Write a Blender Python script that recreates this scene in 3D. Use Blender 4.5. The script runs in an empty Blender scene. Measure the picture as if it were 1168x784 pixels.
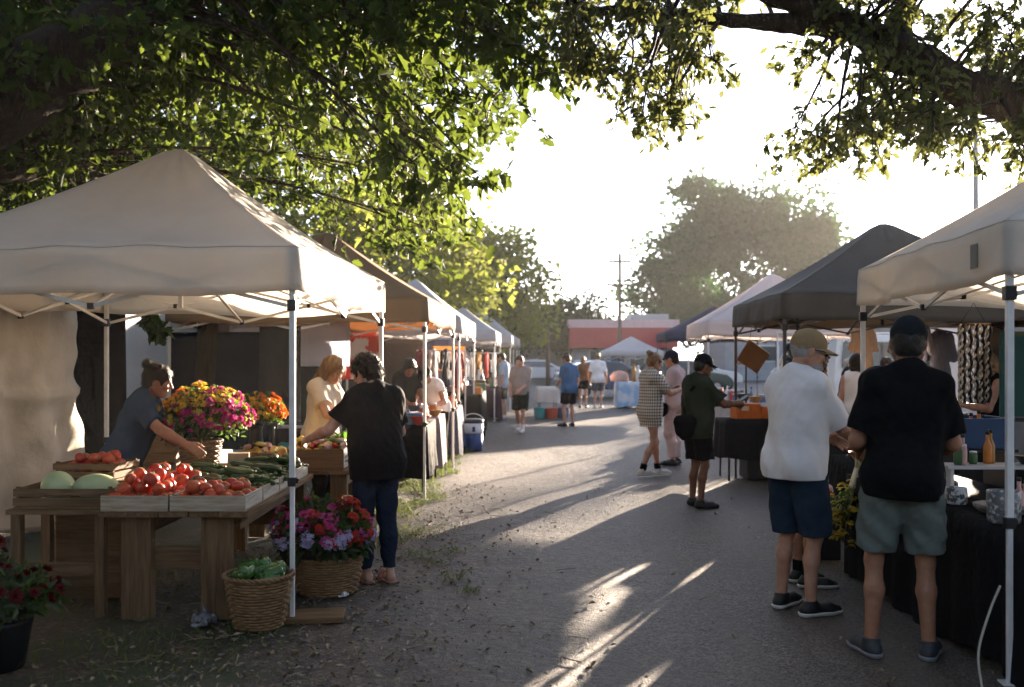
import bpy, math, random
import numpy as np
from mathutils import Vector, Matrix
R = math.radians
PI = math.pi
random.seed(7)
rng = np.random.default_rng(7)
SC = bpy.context.scene
COL = SC.collection
F_PX, CX, HOR, EYE = 1135.0, 584.0, 408.0, 1.62

def at(px, py, Y):
    return Vector(((px - CX) / F_PX * Y, Y, EYE + (HOR - py) / F_PX * Y))

# ------------------------------------------------------------------ objects
def thing(name, label, cat, loc=(0, 0, 0), rz=0, group=None):
    o = bpy.data.objects.new(name, None)
    o.empty_display_size = .2
    COL.objects.link(o)
    o.location = loc
    o.rotation_euler = (0, 0, rz)
    o['label'] = label
    o['category'] = cat
    if group:
        o['group'] = group
    return o

def tag(o, label, cat, group=None):
    o['label'] = label
    o['category'] = cat
    if group:
        o['group'] = group
    return o

def kind(o, k):
    o['kind'] = k
    return o

def link(name, me, mats, parent=None):
    o = bpy.data.objects.new(name, me)
    COL.objects.link(o)
    if mats is not None and len(me.materials) == 0:
        for m in (mats if isinstance(mats, (list, tuple)) else [mats]):
            me.materials.append(m)
    if parent is not None:
        o.parent = parent
    return o

def kids(o):
    return [c for c in COL.objects if c.parent == o]

CHILD = {}
def copy_tree(root, loc=None, rz=None, label=None, group=None):
    if root.name not in CHILD:
        def tree(o):
            return [(c, tree(c)) for c in o.children]
        CHILD[root.name] = tree(root)
    def cp(o, sub, parent):
        c = o.copy()
        COL.objects.link(c)
        if parent is not None:
            c.parent = parent
        for ch, s in sub:
            cp(ch, s, c)
        return c
    r = cp(root, CHILD[root.name], None)
    if loc is not None:
        r.location = loc
    if rz is not None:
        r.rotation_euler = (0, 0, rz)
    if label:
        r['label'] = label
    if group:
        r['group'] = group
    return r

def np_mesh(name, V, faces, smooth=True, mats=None, mi=None):
    """V (n,3); faces (m,k) array of one polygon size, or list"""
    me = bpy.data.meshes.new(name)
    if isinstance(faces, np.ndarray):
        m, k = faces.shape
        me.vertices.add(len(V))
        me.vertices.foreach_set('co', np.asarray(V, np.float32).ravel())
        me.loops.add(m * k)
        me.loops.foreach_set('vertex_index', faces.astype(np.int32).ravel())
        me.polygons.add(m)
        me.polygons.foreach_set('loop_start', np.arange(0, m * k, k, dtype=np.int32))
        me.update(calc_edges=True)
    else:
        me.from_pydata([tuple(v) for v in V], [], faces)
    if smooth:
        me.polygons.foreach_set('use_smooth', np.ones(len(me.polygons), bool))
    if mi is not None:
        me.polygons.foreach_set('material_index', np.asarray(mi, np.int32))
    me.validate()
    me.update()
    return me

class MB:
    def __init__(self):
        self.v, self.f, self.m, self.n = [], [], [], 0
    def add(self, V, F, mi=0):
        V = np.asarray(V, float).reshape(-1, 3)
        self.v.append(V)
        for f in F:
            self.f.append(tuple(i + self.n for i in f))
            self.m.append(mi)
        self.n += len(V)
        return self
    def box(self, c, s, rot=None, mi=0):
        x, y, z = s[0] / 2, s[1] / 2, s[2] / 2
        V = np.array([(-x, -y, -z), (x, -y, -z), (x, y, -z), (-x, y, -z), (-x, -y, z), (x, -y, z), (x, y, z), (-x, y, z)])
        if rot is not None:
            V = V @ np.array(rot).T
        V = V + np.array(c)
        return self.add(V, [(0, 3, 2, 1), (4, 5, 6, 7), (0, 1, 5, 4), (1, 2, 6, 5), (2, 3, 7, 6), (3, 0, 4, 7)], mi)
    def bar(self, a, b, w, h=None, mi=0, up=(0, 0, 1)):
        a, b = np.array(a, float), np.array(b, float)
        h = h or w
        d = b - a
        L = np.linalg.norm(d)
        d = d / L
        u = np.array(up, float)
        if abs(d @ u) > .98:
            u = np.array((0, 1., 0))
        x = np.cross(d, u); x /= np.linalg.norm(x)
        z = np.cross(x, d)
        return self.box((a + b) / 2, (w, L, h), np.stack([x, d, z], 1), mi)
    def tube(self, pts, rad, n=8, mi=0, cap=True):
        pts = np.asarray(pts, float)
        k = len(pts)
        rad = np.full(k, rad, float) if np.isscalar(rad) else np.asarray(rad, float)
        t = np.gradient(pts, axis=0)
        t /= np.maximum(np.linalg.norm(t, axis=1, keepdims=True), 1e-9)
        u = np.array((0, 0, 1.)) if abs(t[0][2]) < .9 else np.array((1., 0, 0))
        V = []
        for i in range(k):
            x = np.cross(t[i], u); x /= max(np.linalg.norm(x), 1e-9)
            u = np.cross(x, t[i])
            a = np.arange(n) / n * 2 * PI
            V.append(pts[i] + rad[i] * (np.cos(a)[:, None] * x + np.sin(a)[:, None] * u))
        F = []
        for i in range(k - 1):
            for j in range(n):
                j2 = (j + 1) % n
                F.append((i * n + j, i * n + j2, (i + 1) * n + j2, (i + 1) * n + j))
        if cap:
            F.append(tuple(range(n - 1, -1, -1)))
            F.append(tuple((k - 1) * n + j for j in range(n)))
        return self.add(np.concatenate(V), F, mi)
    def lathe(self, prof, n=24, c=(0, 0, 0), mi=0, f=None):
        V = []
        for (r, z) in prof:
            for j in range(n):
                a = j / n * 2 * PI
                rr = r * (f(a, z) if f else 1)
                V.append((c[0] + rr * math.cos(a), c[1] + rr * math.sin(a), c[2] + z))
        F = []
        k = len(prof)
        for i in range(k - 1):
            for j in range(n):
                j2 = (j + 1) % n
                F.append((i * n + j, i * n + j2, (i + 1) * n + j2, (i + 1) * n + j))
        if prof[0][0] > 1e-6:
            F.append(tuple(range(n - 1, -1, -1)))
        if prof[-1][0] > 1e-6:
            F.append(tuple((k - 1) * n + j for j in range(n)))
        return self.add(V, F, mi)
    def ball(self, c, r, n=12, mi=0, rot=None):
        r = np.array([r] * 3 if np.isscalar(r) else r, float)
        V, F = [], []
        m = n // 2
        for i in range(1, m):
            th = PI * i / m
            for j in range(n):
                a = 2 * PI * j / n
                V.append((math.sin(th) * math.cos(a), math.sin(th) * math.sin(a), math.cos(th)))
        V += [(0, 0, 1), (0, 0, -1)]
        for i in range(m - 2):
            for j in range(n):
                j2 = (j + 1) % n
                F.append((i * n + j, (i + 1) * n + j, (i + 1) * n + j2, i * n + j2))
        T, B = (m - 1) * n, (m - 1) * n + 1
        for j in range(n):
            j2 = (j + 1) % n
            F.append((T, j, j2))
            F.append((B, (m - 2) * n + j2, (m - 2) * n + j))
        V = np.array(V) * r
        if rot is not None:
            V = V @ np.array(rot).T
        return self.add(V + np.array(c), F, mi)
    def grid(self, P, mi=0, flip=False):
        """P (a,b,3) array of points"""
        a, b = P.shape[:2]
        F = []
        for i in range(a - 1):
            for j in range(b - 1):
                q = (i * b + j, i * b + j + 1, (i + 1) * b + j + 1, (i + 1) * b + j)
                F.append(q[::-1] if flip else q)
        return self.add(P.reshape(-1, 3), F, mi)
    def build(self, name, mats, parent=None, smooth=False, bevel=0, thick=0):
        V = np.concatenate(self.v)
        me = np_mesh(name, V, self.f, smooth, mi=self.m)
        o = link(name, me, mats, parent)
        if thick:
            s = o.modifiers.new('Solidify', 'SOLIDIFY'); s.thickness = thick; s.offset = 0
        if bevel:
            b = o.modifiers.new('Bevel', 'BEVEL'); b.width = bevel; b.segments = 2; b.limit_method = 'ANGLE'
        return o

def rotz(a):
    c, s = math.cos(a), math.sin(a)
    return np.array([(c, -s, 0), (s, c, 0), (0, 0, 1.)])
def rotx(a):
    c, s = math.cos(a), math.sin(a)
    return np.array([(1., 0, 0), (0, c, -s), (0, s, c)])
def roty(a):
    c, s = math.cos(a), math.sin(a)
    return np.array([(c, 0, s), (0, 1., 0), (-s, 0, c)])

# ------------------------------------------------------------------ materials
MATS = {}
def mat(name, col, rough=.6, col2=None, nscale=6., bump=0., bscale=60., metal=0., trans=0., tcol=None, spec=.4,
        stretch=None, island=0., detail=4., bdist=.01, contrast=(.35, .65), sheen=0.):
    if name in MATS:
        return MATS[name]
    m = bpy.data.materials.new(name)
    MATS[name] = m
    m.use_nodes = True
    nt = m.node_tree
    N, L = nt.nodes, nt.links
    bs = N['Principled BSDF']
    out = N['Material Output']
    bs.inputs['Roughness'].default_value = rough
    bs.inputs['Metallic'].default_value = metal
    bs.inputs['Specular IOR Level'].default_value = spec
    bs.inputs['Base Color'].default_value = (*col, 1)
    if sheen:
        bs.inputs['Sheen Weight'].default_value = sheen
        bs.inputs['Sheen Roughness'].default_value = .5
    tc = N.new('ShaderNodeTexCoord')
    src = tc.outputs['Object']
    if stretch:
        mp = N.new('ShaderNodeMapping')
        mp.inputs['Scale'].default_value = stretch
        L.new(src, mp.inputs['Vector'])
        src = mp.outputs['Vector']
    colout = None
    if col2 is not None:
        nz = N.new('ShaderNodeTexNoise')
        nz.inputs['Scale'].default_value = nscale
        nz.inputs['Detail'].default_value = detail
        nz.inputs['Roughness'].default_value = .6
        L.new(src, nz.inputs['Vector'])
        rp = N.new('ShaderNodeMapRange')
        rp.inputs['From Min'].default_value, rp.inputs['From Max'].default_value = contrast
        L.new(nz.outputs['Fac'], rp.inputs['Value'])
        fac = rp.outputs['Result']
        if island:
            ge = N.new('ShaderNodeNewGeometry')
            mx = N.new('ShaderNodeMix')
            mx.inputs['Factor'].default_value = island
            L.new(fac, mx.inputs[2]); L.new(ge.outputs['Random Per Island'], mx.inputs[3])
            fac = mx.outputs[0]
        mc = N.new('ShaderNodeMix'); mc.data_type = 'RGBA'
        mc.inputs[6].default_value = (*col, 1); mc.inputs[7].default_value = (*col2, 1)
        L.new(fac, mc.inputs[0])
        colout = mc.outputs[2]
        L.new(colout, bs.inputs['Base Color'])
    if bump:
        nb = N.new('ShaderNodeTexNoise')
        nb.inputs['Scale'].default_value = bscale
        nb.inputs['Detail'].default_value = 1.5 if bscale == 15 else 5
        L.new(src, nb.inputs['Vector'])
        bp = N.new('ShaderNodeBump')
        bp.inputs['Strength'].default_value = bump
        bp.inputs['Distance'].default_value = bdist
        L.new(nb.outputs['Fac'], bp.inputs['Height'])
        L.new(bp.outputs['Normal'], bs.inputs['Normal'])
    if trans:
        tr = N.new('ShaderNodeBsdfTranslucent')
        tr.inputs['Color'].default_value = (*(tcol or col), 1)
        if colout is not None and tcol is None:
            L.new(colout, tr.inputs['Color'])
        ms = N.new('ShaderNodeMixShader')
        ms.inputs['Fac'].default_value = trans
        L.new(bs.outputs['BSDF'], ms.inputs[1]); L.new(tr.outputs['BSDF'], ms.inputs[2])
        L.new(ms.outputs['Shader'], out.inputs['Surface'])
    return m

def cloth(name, col, col2=None, bump=.4, trans=0., rough=.85, nscale=3):
    c2 = col2 or tuple(c * .8 for c in col)
    return mat(name, col, rough, c2, nscale, bump, 15., spec=.06, trans=trans, sheen=.0, bdist=.035)

WHITE_METAL = mat('white painted steel', (.72, .72, .72), .35, (.6, .6, .6), 8, spec=.5)
DARK_METAL = mat('dark painted steel', (.03, .03, .032), .4, spec=.5)
BLACK_PLASTIC = mat('black plastic', (.012, .012, .013), .45)
def wood(name, a, b, bump=.35):
    return mat(name, a, .75, b, 9, bump, 26, stretch=(14, 1.2, 14), spec=.2, bdist=.006)
WOOD_X = mat('weathered pine along x', (.19, .115, .058), .75, (.1, .06, .03), 3, .5, 8, stretch=(1.2, 14, 14), spec=.2, bdist=.006)
WOOD_Y = mat('weathered pine along y', (.19, .115, .058), .75, (.1, .06, .03), 3, .5, 8, stretch=(14, 1.2, 14), spec=.2, bdist=.006)
WOOD_Z = mat('weathered pine along z', (.19, .115, .058), .75, (.1, .06, .03), 3, .5, 8, stretch=(14, 14, 1.2), spec=.2, bdist=.006)
WOOD_WHITE = mat('white washed pine', (.6, .56, .5), .75, (.4, .34, .27), 4, .5, 8, stretch=(6, 1.2, 14), spec=.2, bdist=.005)
# ------------------------------------------------------------------ people: distance fields meshed by surface nets
def surface_nets(D, lo, h):
    S = D < 0
    nx, ny, nz = D.shape
    c = np.zeros((nx - 1, ny - 1, nz - 1), np.int8)
    for i in (0, 1):
        for j in (0, 1):
            for k in (0, 1):
                c += S[i:nx - 1 + i, j:ny - 1 + j, k:nz - 1 + k]
    act = (c > 0) & (c < 8)
    I = np.argwhere(act)
    idx = np.full(act.shape, -1, np.int32)
    idx[act] = np.arange(len(I))
    acc = np.zeros((len(I), 3)); cnt = np.zeros(len(I))
    corners = [(0, 0, 0), (1, 0, 0), (0, 1, 0), (1, 1, 0), (0, 0, 1), (1, 0, 1), (0, 1, 1), (1, 1, 1)]
    val = [D[I[:, 0] + a, I[:, 1] + b, I[:, 2] + e] for a, b, e in corners]
    for p in range(8):
        for ax in (1, 2, 4):
            if p & ax:
                continue
            q = p | ax
            a, b = val[p], val[q]
            m = (a < 0) != (b < 0)
            t = np.where(m, a / np.where(m, a - b, 1), 0)
            P = np.array(corners[p], float) + t[:, None] * (np.array(corners[q]) - np.array(corners[p]))
            acc += np.where(m[:, None], P, 0); cnt += m
    V = np.array(lo) + h * (I + acc / cnt[:, None])
    Q = []
    for ax in range(3):
        sl = [slice(1, -1)] * 3
        a = S[tuple(slice(0, -1) if d == ax else slice(1, -1) for d in range(3))]
        b = S[tuple(slice(1, None) if d == ax else slice(1, -1) for d in range(3))]
        for inv in (False, True):
            E_ = np.argwhere((a & ~b) if not inv else (~a & b))
            if not len(E_):
                continue
            o = E_.copy()
            u, v = (ax + 1) % 3, (ax + 2) % 3
            for d in (u, v):
                o[:, d] += 1
            def cell(du, dv):
                t = o.copy(); t[:, u] -= du; t[:, v] -= dv
                return idx[t[:, 0], t[:, 1], t[:, 2]]
            q = np.stack([cell(1, 1), cell(0, 1), cell(0, 0), cell(1, 0)], 1)
            Q.append(q if not inv else q[:, ::-1])
    return V, np.concatenate(Q)

class Vol:
    def __init__(self, lo, hi, h):
        self.lo = np.array(lo, float); self.h = h
        self.n = np.maximum(np.ceil((np.array(hi) - self.lo) / h).astype(int) + 1, 4)
        self.D = np.full(self.n, .5, np.float32)
        self.ax = [(self.lo[i] + h * np.arange(self.n[i])).astype(np.float32) for i in range(3)]
    def sl(self, lo, hi):
        a = np.clip(((np.array(lo) - self.lo) / self.h).astype(int), 0, self.n)
        b = np.clip(((np.array(hi) - self.lo) / self.h).astype(int) + 2, 0, self.n)
        return tuple(slice(a[i], b[i]) for i in range(3))
    def grid(self, s):
        return (self.ax[0][s[0]][:, None, None], self.ax[1][s[1]][None, :, None], self.ax[2][s[2]][None, None, :])
    def comb(self, s, d, k):
        D = self.D[s]
        if D.size == 0:
            return
        if k <= 0:
            self.D[s] = np.minimum(D, d)
        else:
            hh = np.clip(.5 + .5 * (D - d) / k, 0, 1)
            self.D[s] = D + (d - D) * hh - k * hh * (1 - hh)
    def cap(self, a, b, ra, rb, k=.03, cut=None, flat=None):
        """tapered capsule; cut=(t0,t1) keeps only that span of the axis; flat=(unit axis, factor) thins it along an axis"""
        a, b = np.array(a, float), np.array(b, float)
        r = max(ra, rb) + k + 2 * self.h
        s = self.sl(np.minimum(a, b) - r, np.maximum(a, b) + r)
        X, Y, Z = self.grid(s)
        ab = b - a
        L2 = max(ab @ ab, 1e-9)
        px, py, pz = X - a[0], Y - a[1], Z - a[2]
        t0 = (px * ab[0] + py * ab[1] + pz * ab[2]) / L2
        t = np.clip(t0, 0, 1)
        qx, qy, qz = px - t * ab[0], py - t * ab[1], pz - t * ab[2]
        if flat is not None:
            n, f = np.array(flat[0], float), flat[1]
            dn = (qx * n[0] + qy * n[1] + qz * n[2]) * (1 / f - 1)
            qx, qy, qz = qx + dn * n[0], qy + dn * n[1], qz + dn * n[2]
        d = np.sqrt(qx * qx + qy * qy + qz * qz) - (ra + (rb - ra) * t)
        if flat is not None:
            d = d * flat[1] ** .5
        if cut is not None:
            L = math.sqrt(L2)
            if cut[0] is not None:
                d = np.maximum(d, (cut[0] - t0) * L)
            if cut[1] is not None:
                d = np.maximum(d, (t0 - cut[1]) * L)
        self.comb(s, d, k)
        return self
    def ell(self, c, r, M=None, k=.03, carve=False, cutz=None):
        c = np.array(c, float); r = np.array(r, float)
        M = np.eye(3) if M is None else np.array(M)
        e = max(r) + k + 2 * self.h
        s = self.sl(c - e, c + e)
        X, Y, Z = self.grid(s)
        px, py, pz = X - c[0], Y - c[1], Z - c[2]
        q = [px * M[0, i] + py * M[1, i] + pz * M[2, i] for i in range(3)]
        k0 = np.sqrt(sum((q[i] / r[i]) ** 2 for i in range(3)))
        k1 = np.sqrt(sum((q[i] / r[i] ** 2) ** 2 for i in range(3)))
        d = k0 * (k0 - 1) / np.maximum(k1, 1e-6)
        if cutz is not None:
            d = np.maximum(d, cutz - q[2])
        if carve:
            self.carve(s, d, k)
        else:
            self.comb(s, d, k)
        return self
    def carve(self, s, d, k):
        D = self.D[s]
        if k <= 0:
            self.D[s] = np.maximum(D, -d)
        else:
            hh = np.clip(.5 - .5 * (D + d) / k, 0, 1)
            self.D[s] = D + (-d - D) * hh + k * hh * (1 - hh)
    def plane(self, p, n):
        """remove the side the normal points to"""
        X, Y, Z = self.ax[0][:, None, None], self.ax[1][None, :, None], self.ax[2][None, None, :]
        d = (X - p[0]) * n[0] + (Y - p[1]) * n[1] + (Z - p[2]) * n[2]
        self.D = np.maximum(self.D, d.astype(np.float32))
    def folds(self, amp, seed, f=34., vert=.35):
        g = np.random.default_rng(seed)
        X, Y, Z = self.ax[0][:, None, None], self.ax[1][None, :, None], self.ax[2][None, None, :]
        w = .9 * np.sin(9 * Z + 7 * X + g.random() * 6) + .7 * np.sin(13 * Y - 8 * Z + g.random() * 6)
        acc = 0
        for i in range(5):
            a = g.random() * 2 * PI
            ff = f * (.6 + 1.1 * g.random())
            acc = acc + np.sin(ff * (math.cos(a) * X + math.sin(a) * Y) + ff * vert * (g.random() * 2 - 1) * Z + w * (1 + g.random()) + g.random() * 6) * np.sin(6 * Z + 5 * (X + Y) * (g.random() - .5) + g.random() * 6)
        self.D += (amp * acc / 2.2).astype(np.float32)
    def rough(self, amp, f, seed):
        g = np.random.default_rng(seed)
        X, Y, Z = self.ax[0][:, None, None], self.ax[1][None, :, None], self.ax[2][None, None, :]
        acc = 0
        for i in range(6):
            d = g.normal(size=3); d /= np.linalg.norm(d); ff = f * (.6 + .9 * g.random())
            acc = acc + np.sin(ff * (d[0] * X + d[1] * Y + d[2] * Z) + 6 * g.random())
        self.D += (amp * acc / 2.4).astype(np.float32)
    def mesh(self):
        D = self.D
        D[0], D[-1], D[:, 0], D[:, -1], D[:, :, 0], D[:, :, -1] = (.5,) * 6
        return surface_nets(D, self.lo, self.h)

def unit(v):
    v = np.array(v, float)
    return v / max(np.linalg.norm(v), 1e-9)

def ik(a, t, l1, l2, hint):
    a, t = np.array(a, float), np.array(t, float)
    d = t - a
    L = np.linalg.norm(d)
    u = d / max(L, 1e-6)
    L = min(L, (l1 + l2) * .995)
    t = a + u * L
    x = (l1 * l1 - l2 * l2 + L * L) / (2 * L)
    y = math.sqrt(max(l1 * l1 - x * x, 0))
    n = np.array(hint, float)
    n = n - (n @ u) * u
    n = unit(n)
    return a + u * x + n * y, t

SKINS = {}
def skin(tone):
    if tone not in SKINS:
        c = {'fair': (.5, .29, .2), 'tan': (.36, .19, .115), 'brown': (.2, .1, .06), 'pale': (.56, .35, .26)}[tone]
        d = (c[0] * .8, c[1] * .66, c[2] * .64)
        SKINS[tone] = [mat('skin ' + tone, c, .5, d, 14, .2, 120, spec=.3),
                       mat('lips ' + tone, (c[0] * .8, c[1] * .5, c[2] * .5), .45),
                       mat('eye', (.02, .015, .012), .15, spec=.6),
                       mat('eye white', (.6, .57, .53), .3)]
    return SKINS[tone]

def person(label, loc, heading, H=1.72, h=.008, w=1., belly=0., bust=0., lean=0., side=0., twist=0., head=(0, 0), skin_tone='fair',
           lh=None, rh=None, lel=(-.5, -1, -.4), rel=(.5, -1, -.4), lfoot=None, rfoot=None, drop=0., group=None,
           shirt=None, hem=.86, sleeve=.62, bottom=None, bottom_to=.95, loose=.03, bot_loose=.02, dress=None, hair=None, hair_style='short',
           cap=None, shoes=None, sole=None, sandals=None, bare=False, glasses=None, beard=None, waist_at=.12, curl=.5, straps=None, seed=1, cat='person',
           socks=None, back_cap=False, fit=1.0, polish=True):
    g = np.random.default_rng(seed)
    s = H / 1.75
    HS = 1.06
    th = R(lean); ph = R(side)
    up = unit((math.sin(ph), math.sin(th), math.cos(th)))
    tw = R(twist)
    rt = unit(np.cross((math.sin(-tw), math.cos(tw), 0), up)); fw = np.cross(up, rt)
    M = np.stack([rt, fw, up], 1)
    pel = np.array((0, 0, .95 * s - drop))
    def T(x, y, z):
        return pel + s * (x * rt + y * fw + (z - .95) * up)
    yaw, pitch = R(head[0]), R(head[1])          # yaw + = to own right, pitch + = looking down
    HM = M @ rotz(-yaw) @ rotx(-pitch)
    hc = T(0, .0, 1.50) + s * .012 * fw + HM @ np.array((0, .02, .125)) * s
    def Hp(x, y, z):
        return hc + HM @ np.array((x, y, z)) * s * HS
    sw = .162 * w
    shl = {1: T(sw, -.01, 1.395), -1: T(-sw, -.01, 1.395)}
    ua, fa = .295 * s, .255 * s
    tgt = {1: rh, -1: lh}
    el, wr = {}, {}
    for sd in (1, -1):
        t = tgt[sd]
        t = shl[sd] + np.array((sd * .07, .03, -.535)) * s if t is None else np.array(t, float)
        el[sd], wr[sd] = ik(shl[sd], t, ua, fa, rel if sd == 1 else lel)
    ft = {1: rfoot or (.1, 0, 0, 8), -1: lfoot or (-.1, 0, 0, -8)}     # x, y, lift, yaw
    hip, kn, an, fdir = {}, {}, {}, {}
    for sd in (1, -1):
        x, y, z, fy = ft[sd]
        hip[sd] = pel + np.array((sd * .088 * s * (.5 + .5 * w), 0, -.04 * s))
        fd = np.array((math.sin(R(fy)), math.cos(R(fy)), 0))
        fdir[sd] = fd
        kn[sd], an[sd] = ik(hip[sd], (x * s, y * s, z + .085 * s), .425 * s, .405 * s, fd + np.array((0, .3, 0)))
    pts = np.array([hc + (0, 0, .2), hc - .16, hc + .16] + [p for d in (shl, el, wr, hip, kn, an) for p in d.values()])
    mar = .26
    lo, hi = pts.min(0) - mar, pts.max(0) + mar
    lo[2] = -.03; hi[2] = hc[2] + .24 * s

    def torso(v, inf, k=.05, drape=None):
        v.ell(T(0, -.005, .95), np.array((.16 * w, .112, .115)) * s + inf, M, k)
        for sd in (1, -1):
            v.ell(T(sd * .072 * w, -.052, .925), np.array((.088, .088, .095)) * s + inf, M, k)
        v.ell(T(0, 0, 1.1), np.array((.138 * w + .02 * belly, .098 + .03 * belly, .14)) * s + inf, M, k)
        v.ell(T(0, -.004, 1.28), np.array((.158 * w, .112 + .01 * belly, .17)) * s + inf, M, k)
        v.cap(T(-sw * .8, -.012, 1.395), T(sw * .8, -.012, 1.395), .054 * s + inf, .054 * s + inf, k)
        for sd in (1, -1):
            v.cap(T(0, -.02, 1.475), T(sd * sw * .85, -.015, 1.405), .048 * s + inf * .5, .046 * s + inf, k)
        if belly:
            v.ell(T(0, .07, 1.06), np.array((.13, .1, .14)) * s * (.6 + .45 * belly) + inf, M, k)
        if bust:
            for sd in (1, -1):
                v.ell(T(sd * .072, .075, 1.265), np.array((.066, .068, .072)) * s * bust + inf, M, .03)

    # ---- body
    v = Vol(lo, hi, h)
    torso(v, -.002 * s)
    v.cap(T(0, -.02, 1.44), Hp(0, -.03, -.06), .058 * s * (.9 + .1 * w), .054 * s, .03)
    v.ell(Hp(0, -.012, .03), np.array((.075, .097, .088)) * s * HS, HM, .02)
    v.ell(Hp(0, .026, -.032), np.array((.06, .064, .075)) * s * HS, HM, .03)
    v.ell(Hp(0, .064, -.088), np.array((.026, .024, .022)) * s * HS, HM, .03)
    for sd in (1, -1):
        v.cap(Hp(sd * .058, -.012, -.05), Hp(sd * .022, .06, -.09), .018 * s, .018 * s, .035)
        v.ell(Hp(sd * .036, .07, -.018), np.array((.022, .02, .02)) * s * HS, HM, .02)
        v.ell(Hp(sd * .031, .098, .012), np.array((.017, .016, .012)) * s * HS, HM, .012, carve=True)
        v.ell(Hp(sd * .031, .077, .011), np.array((.013, .013, .012)) * s * HS, HM, .004)
        v.ell(Hp(sd * .077, -.008, -.002), np.array((.011, .021, .032)) * s * HS, HM, .01)
    v.cap(Hp(-.036, .082, .03), Hp(.036, .082, .03), .009 * s, .009 * s, .016)
    v.cap(Hp(0, .088, .018), Hp(0, .112, -.02), .009 * s, .013 * s, .014)
    for sd in (1, -1):
        v.ell(Hp(sd * .012, .1, -.024), np.array((.009, .01, .008)) * s * HS, HM, .008)
    v.cap(Hp(-.018, .088, -.053), Hp(.018, .088, -.053), .007 * s, .007 * s, .008)
    v.cap(Hp(-.015, .087, -.064), Hp(.015, .087, -.064), .0075 * s, .0075 * s, .008)
    am = .85 + .15 * w
    for sd in (1, -1):
        v.cap(shl[sd], el[sd], .054 * s * am, .042 * s * am, .03)
        mid = el[sd] + (wr[sd] - el[sd]) * .3
        v.cap(el[sd], mid, .041 * s * am, .043 * s * am, .02)
        v.cap(mid, wr[sd], .043 * s * am, .028 * s, .02)
        hand(v, el[sd], wr[sd], sd, s, curl, M)
        lm = .8 + .2 * w
        v.cap(hip[sd], kn[sd], .084 * s * lm, .047 * s * lm, .03)
        kb = kn[sd] + (an[sd] - kn[sd]) * .36 - fdir[sd] * .02 * s
        v.cap(kn[sd], kb, .044 * s * lm, .047 * s * lm, .025)
        v.cap(kb, an[sd] - fdir[sd] * .01 * s, .047 * s * lm, .032 * s, .03)
        fd = fdir[sd]
        hl = an[sd] + np.array((0, 0, -.045 * s)) - fd * .03 * s
        ball_ = an[sd] + fd * .125 * s + np.array((0, 0, -.055 * s))
        toe = an[sd] + fd * .175 * s + np.array((0, 0, -.064 * s))
        v.cap(hl, ball_, .036 * s, .03 * s, .03)
        v.cap(ball_ + np.cross(fd, (0, 0, 1)) * sd * -.012, toe, .033 * s, .02 * s, .02, flat=((0, 0, 1), .7))
    P, Q = v.mesh()
    fc = P[Q].mean(1)
    q = (fc - hc) @ HM / s / HS
    mi = np.zeros(len(Q), int)
    ex = np.abs(np.abs(q[:, 0]) - .031)
    eye = (ex < .013) & (np.abs(q[:, 2] - .011) < .0065) & (q[:, 1] > .07)
    mi[eye] = 3
    mi[eye & (ex < .007)] = 2
    mi[(np.abs(q[:, 0]) < .022) & (np.abs(q[:, 2] + .058) < .0095) & (q[:, 1] > .075)] = 1
    root = thing('person', label, cat, loc, -R(heading), group)
    link('body', np_mesh('body', P, Q, True, mi=mi), skin(skin_tone), root)

    def garment(name, vol, m, amp=.0095, f=22., vert=.5, cut=None):
        if amp:
            vol.folds(amp * fit, seed + len(name), f, vert)
            if h < .0075:
                vol.folds(amp * .3, seed + 40 + len(name), f * 2.6, vert * 1.3)
        if cut:
            vol.plane(*cut)
        P, Q = vol.mesh()
        return link(name, np_mesh(name, P, Q), m, root)
    arms = lambda vol, r0, r1, t: [vol.cap(shl[sd], shl[sd] + (el[sd] - shl[sd]) * min(t, 1), r0 * s * am, r1 * s * am, .035, cut=(None, .985)) for sd in (1, -1)]
    hh = max(h * .9, .006)
    if shirt or dress:
        v = Vol(lo, hi, hh)
        torso(v, .019 + loose * .42, .06)
        z0 = hem - .02
        rx, ry = (.168 * w + loose * .8 + .012 * belly), (.125 + loose * .7 + .02 * belly)
        if dress:
            v.cap(T(0, -.01, 1.12), T(0, .0, hem - .1), (.13 * w + loose) * s, (.21 * w) * s, .08, flat=(fw, .74))
        else:
            v.cap(T(0, .0, 1.25), T(0, .004 + .012 * belly, hem - .12), rx * s * .93, rx * s, .05, flat=(fw, ry / rx))
        HEMCUT = (T(0, 0, hem), unit(-up + .08 * fw))
        if sleeve > 0:
            arms(v, .064, .062 + loose * .5, sleeve)
            if sleeve > 1:
                for sd in (1, -1):
                    v.cap(el[sd], el[sd] + (wr[sd] - el[sd]) * min(sleeve - 1, .95), .058 * s, .045 * s, .03, cut=(None, .985))
        n0 = T(0, .03, 1.5)
        v.ell(n0 + .02 * s * up, np.array((.068, .075, .062)) * s, M, .01, carve=True)
        for sd in (1, -1):
            if sleeve <= 0:
                v.ell(shl[sd] + sd * .035 * s * rt, np.array((.045, .1, .1)) * s, M, .02, carve=True)
        garment('dress' if dress else 'shirt', v, dress or shirt, cut=HEMCUT)
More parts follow.
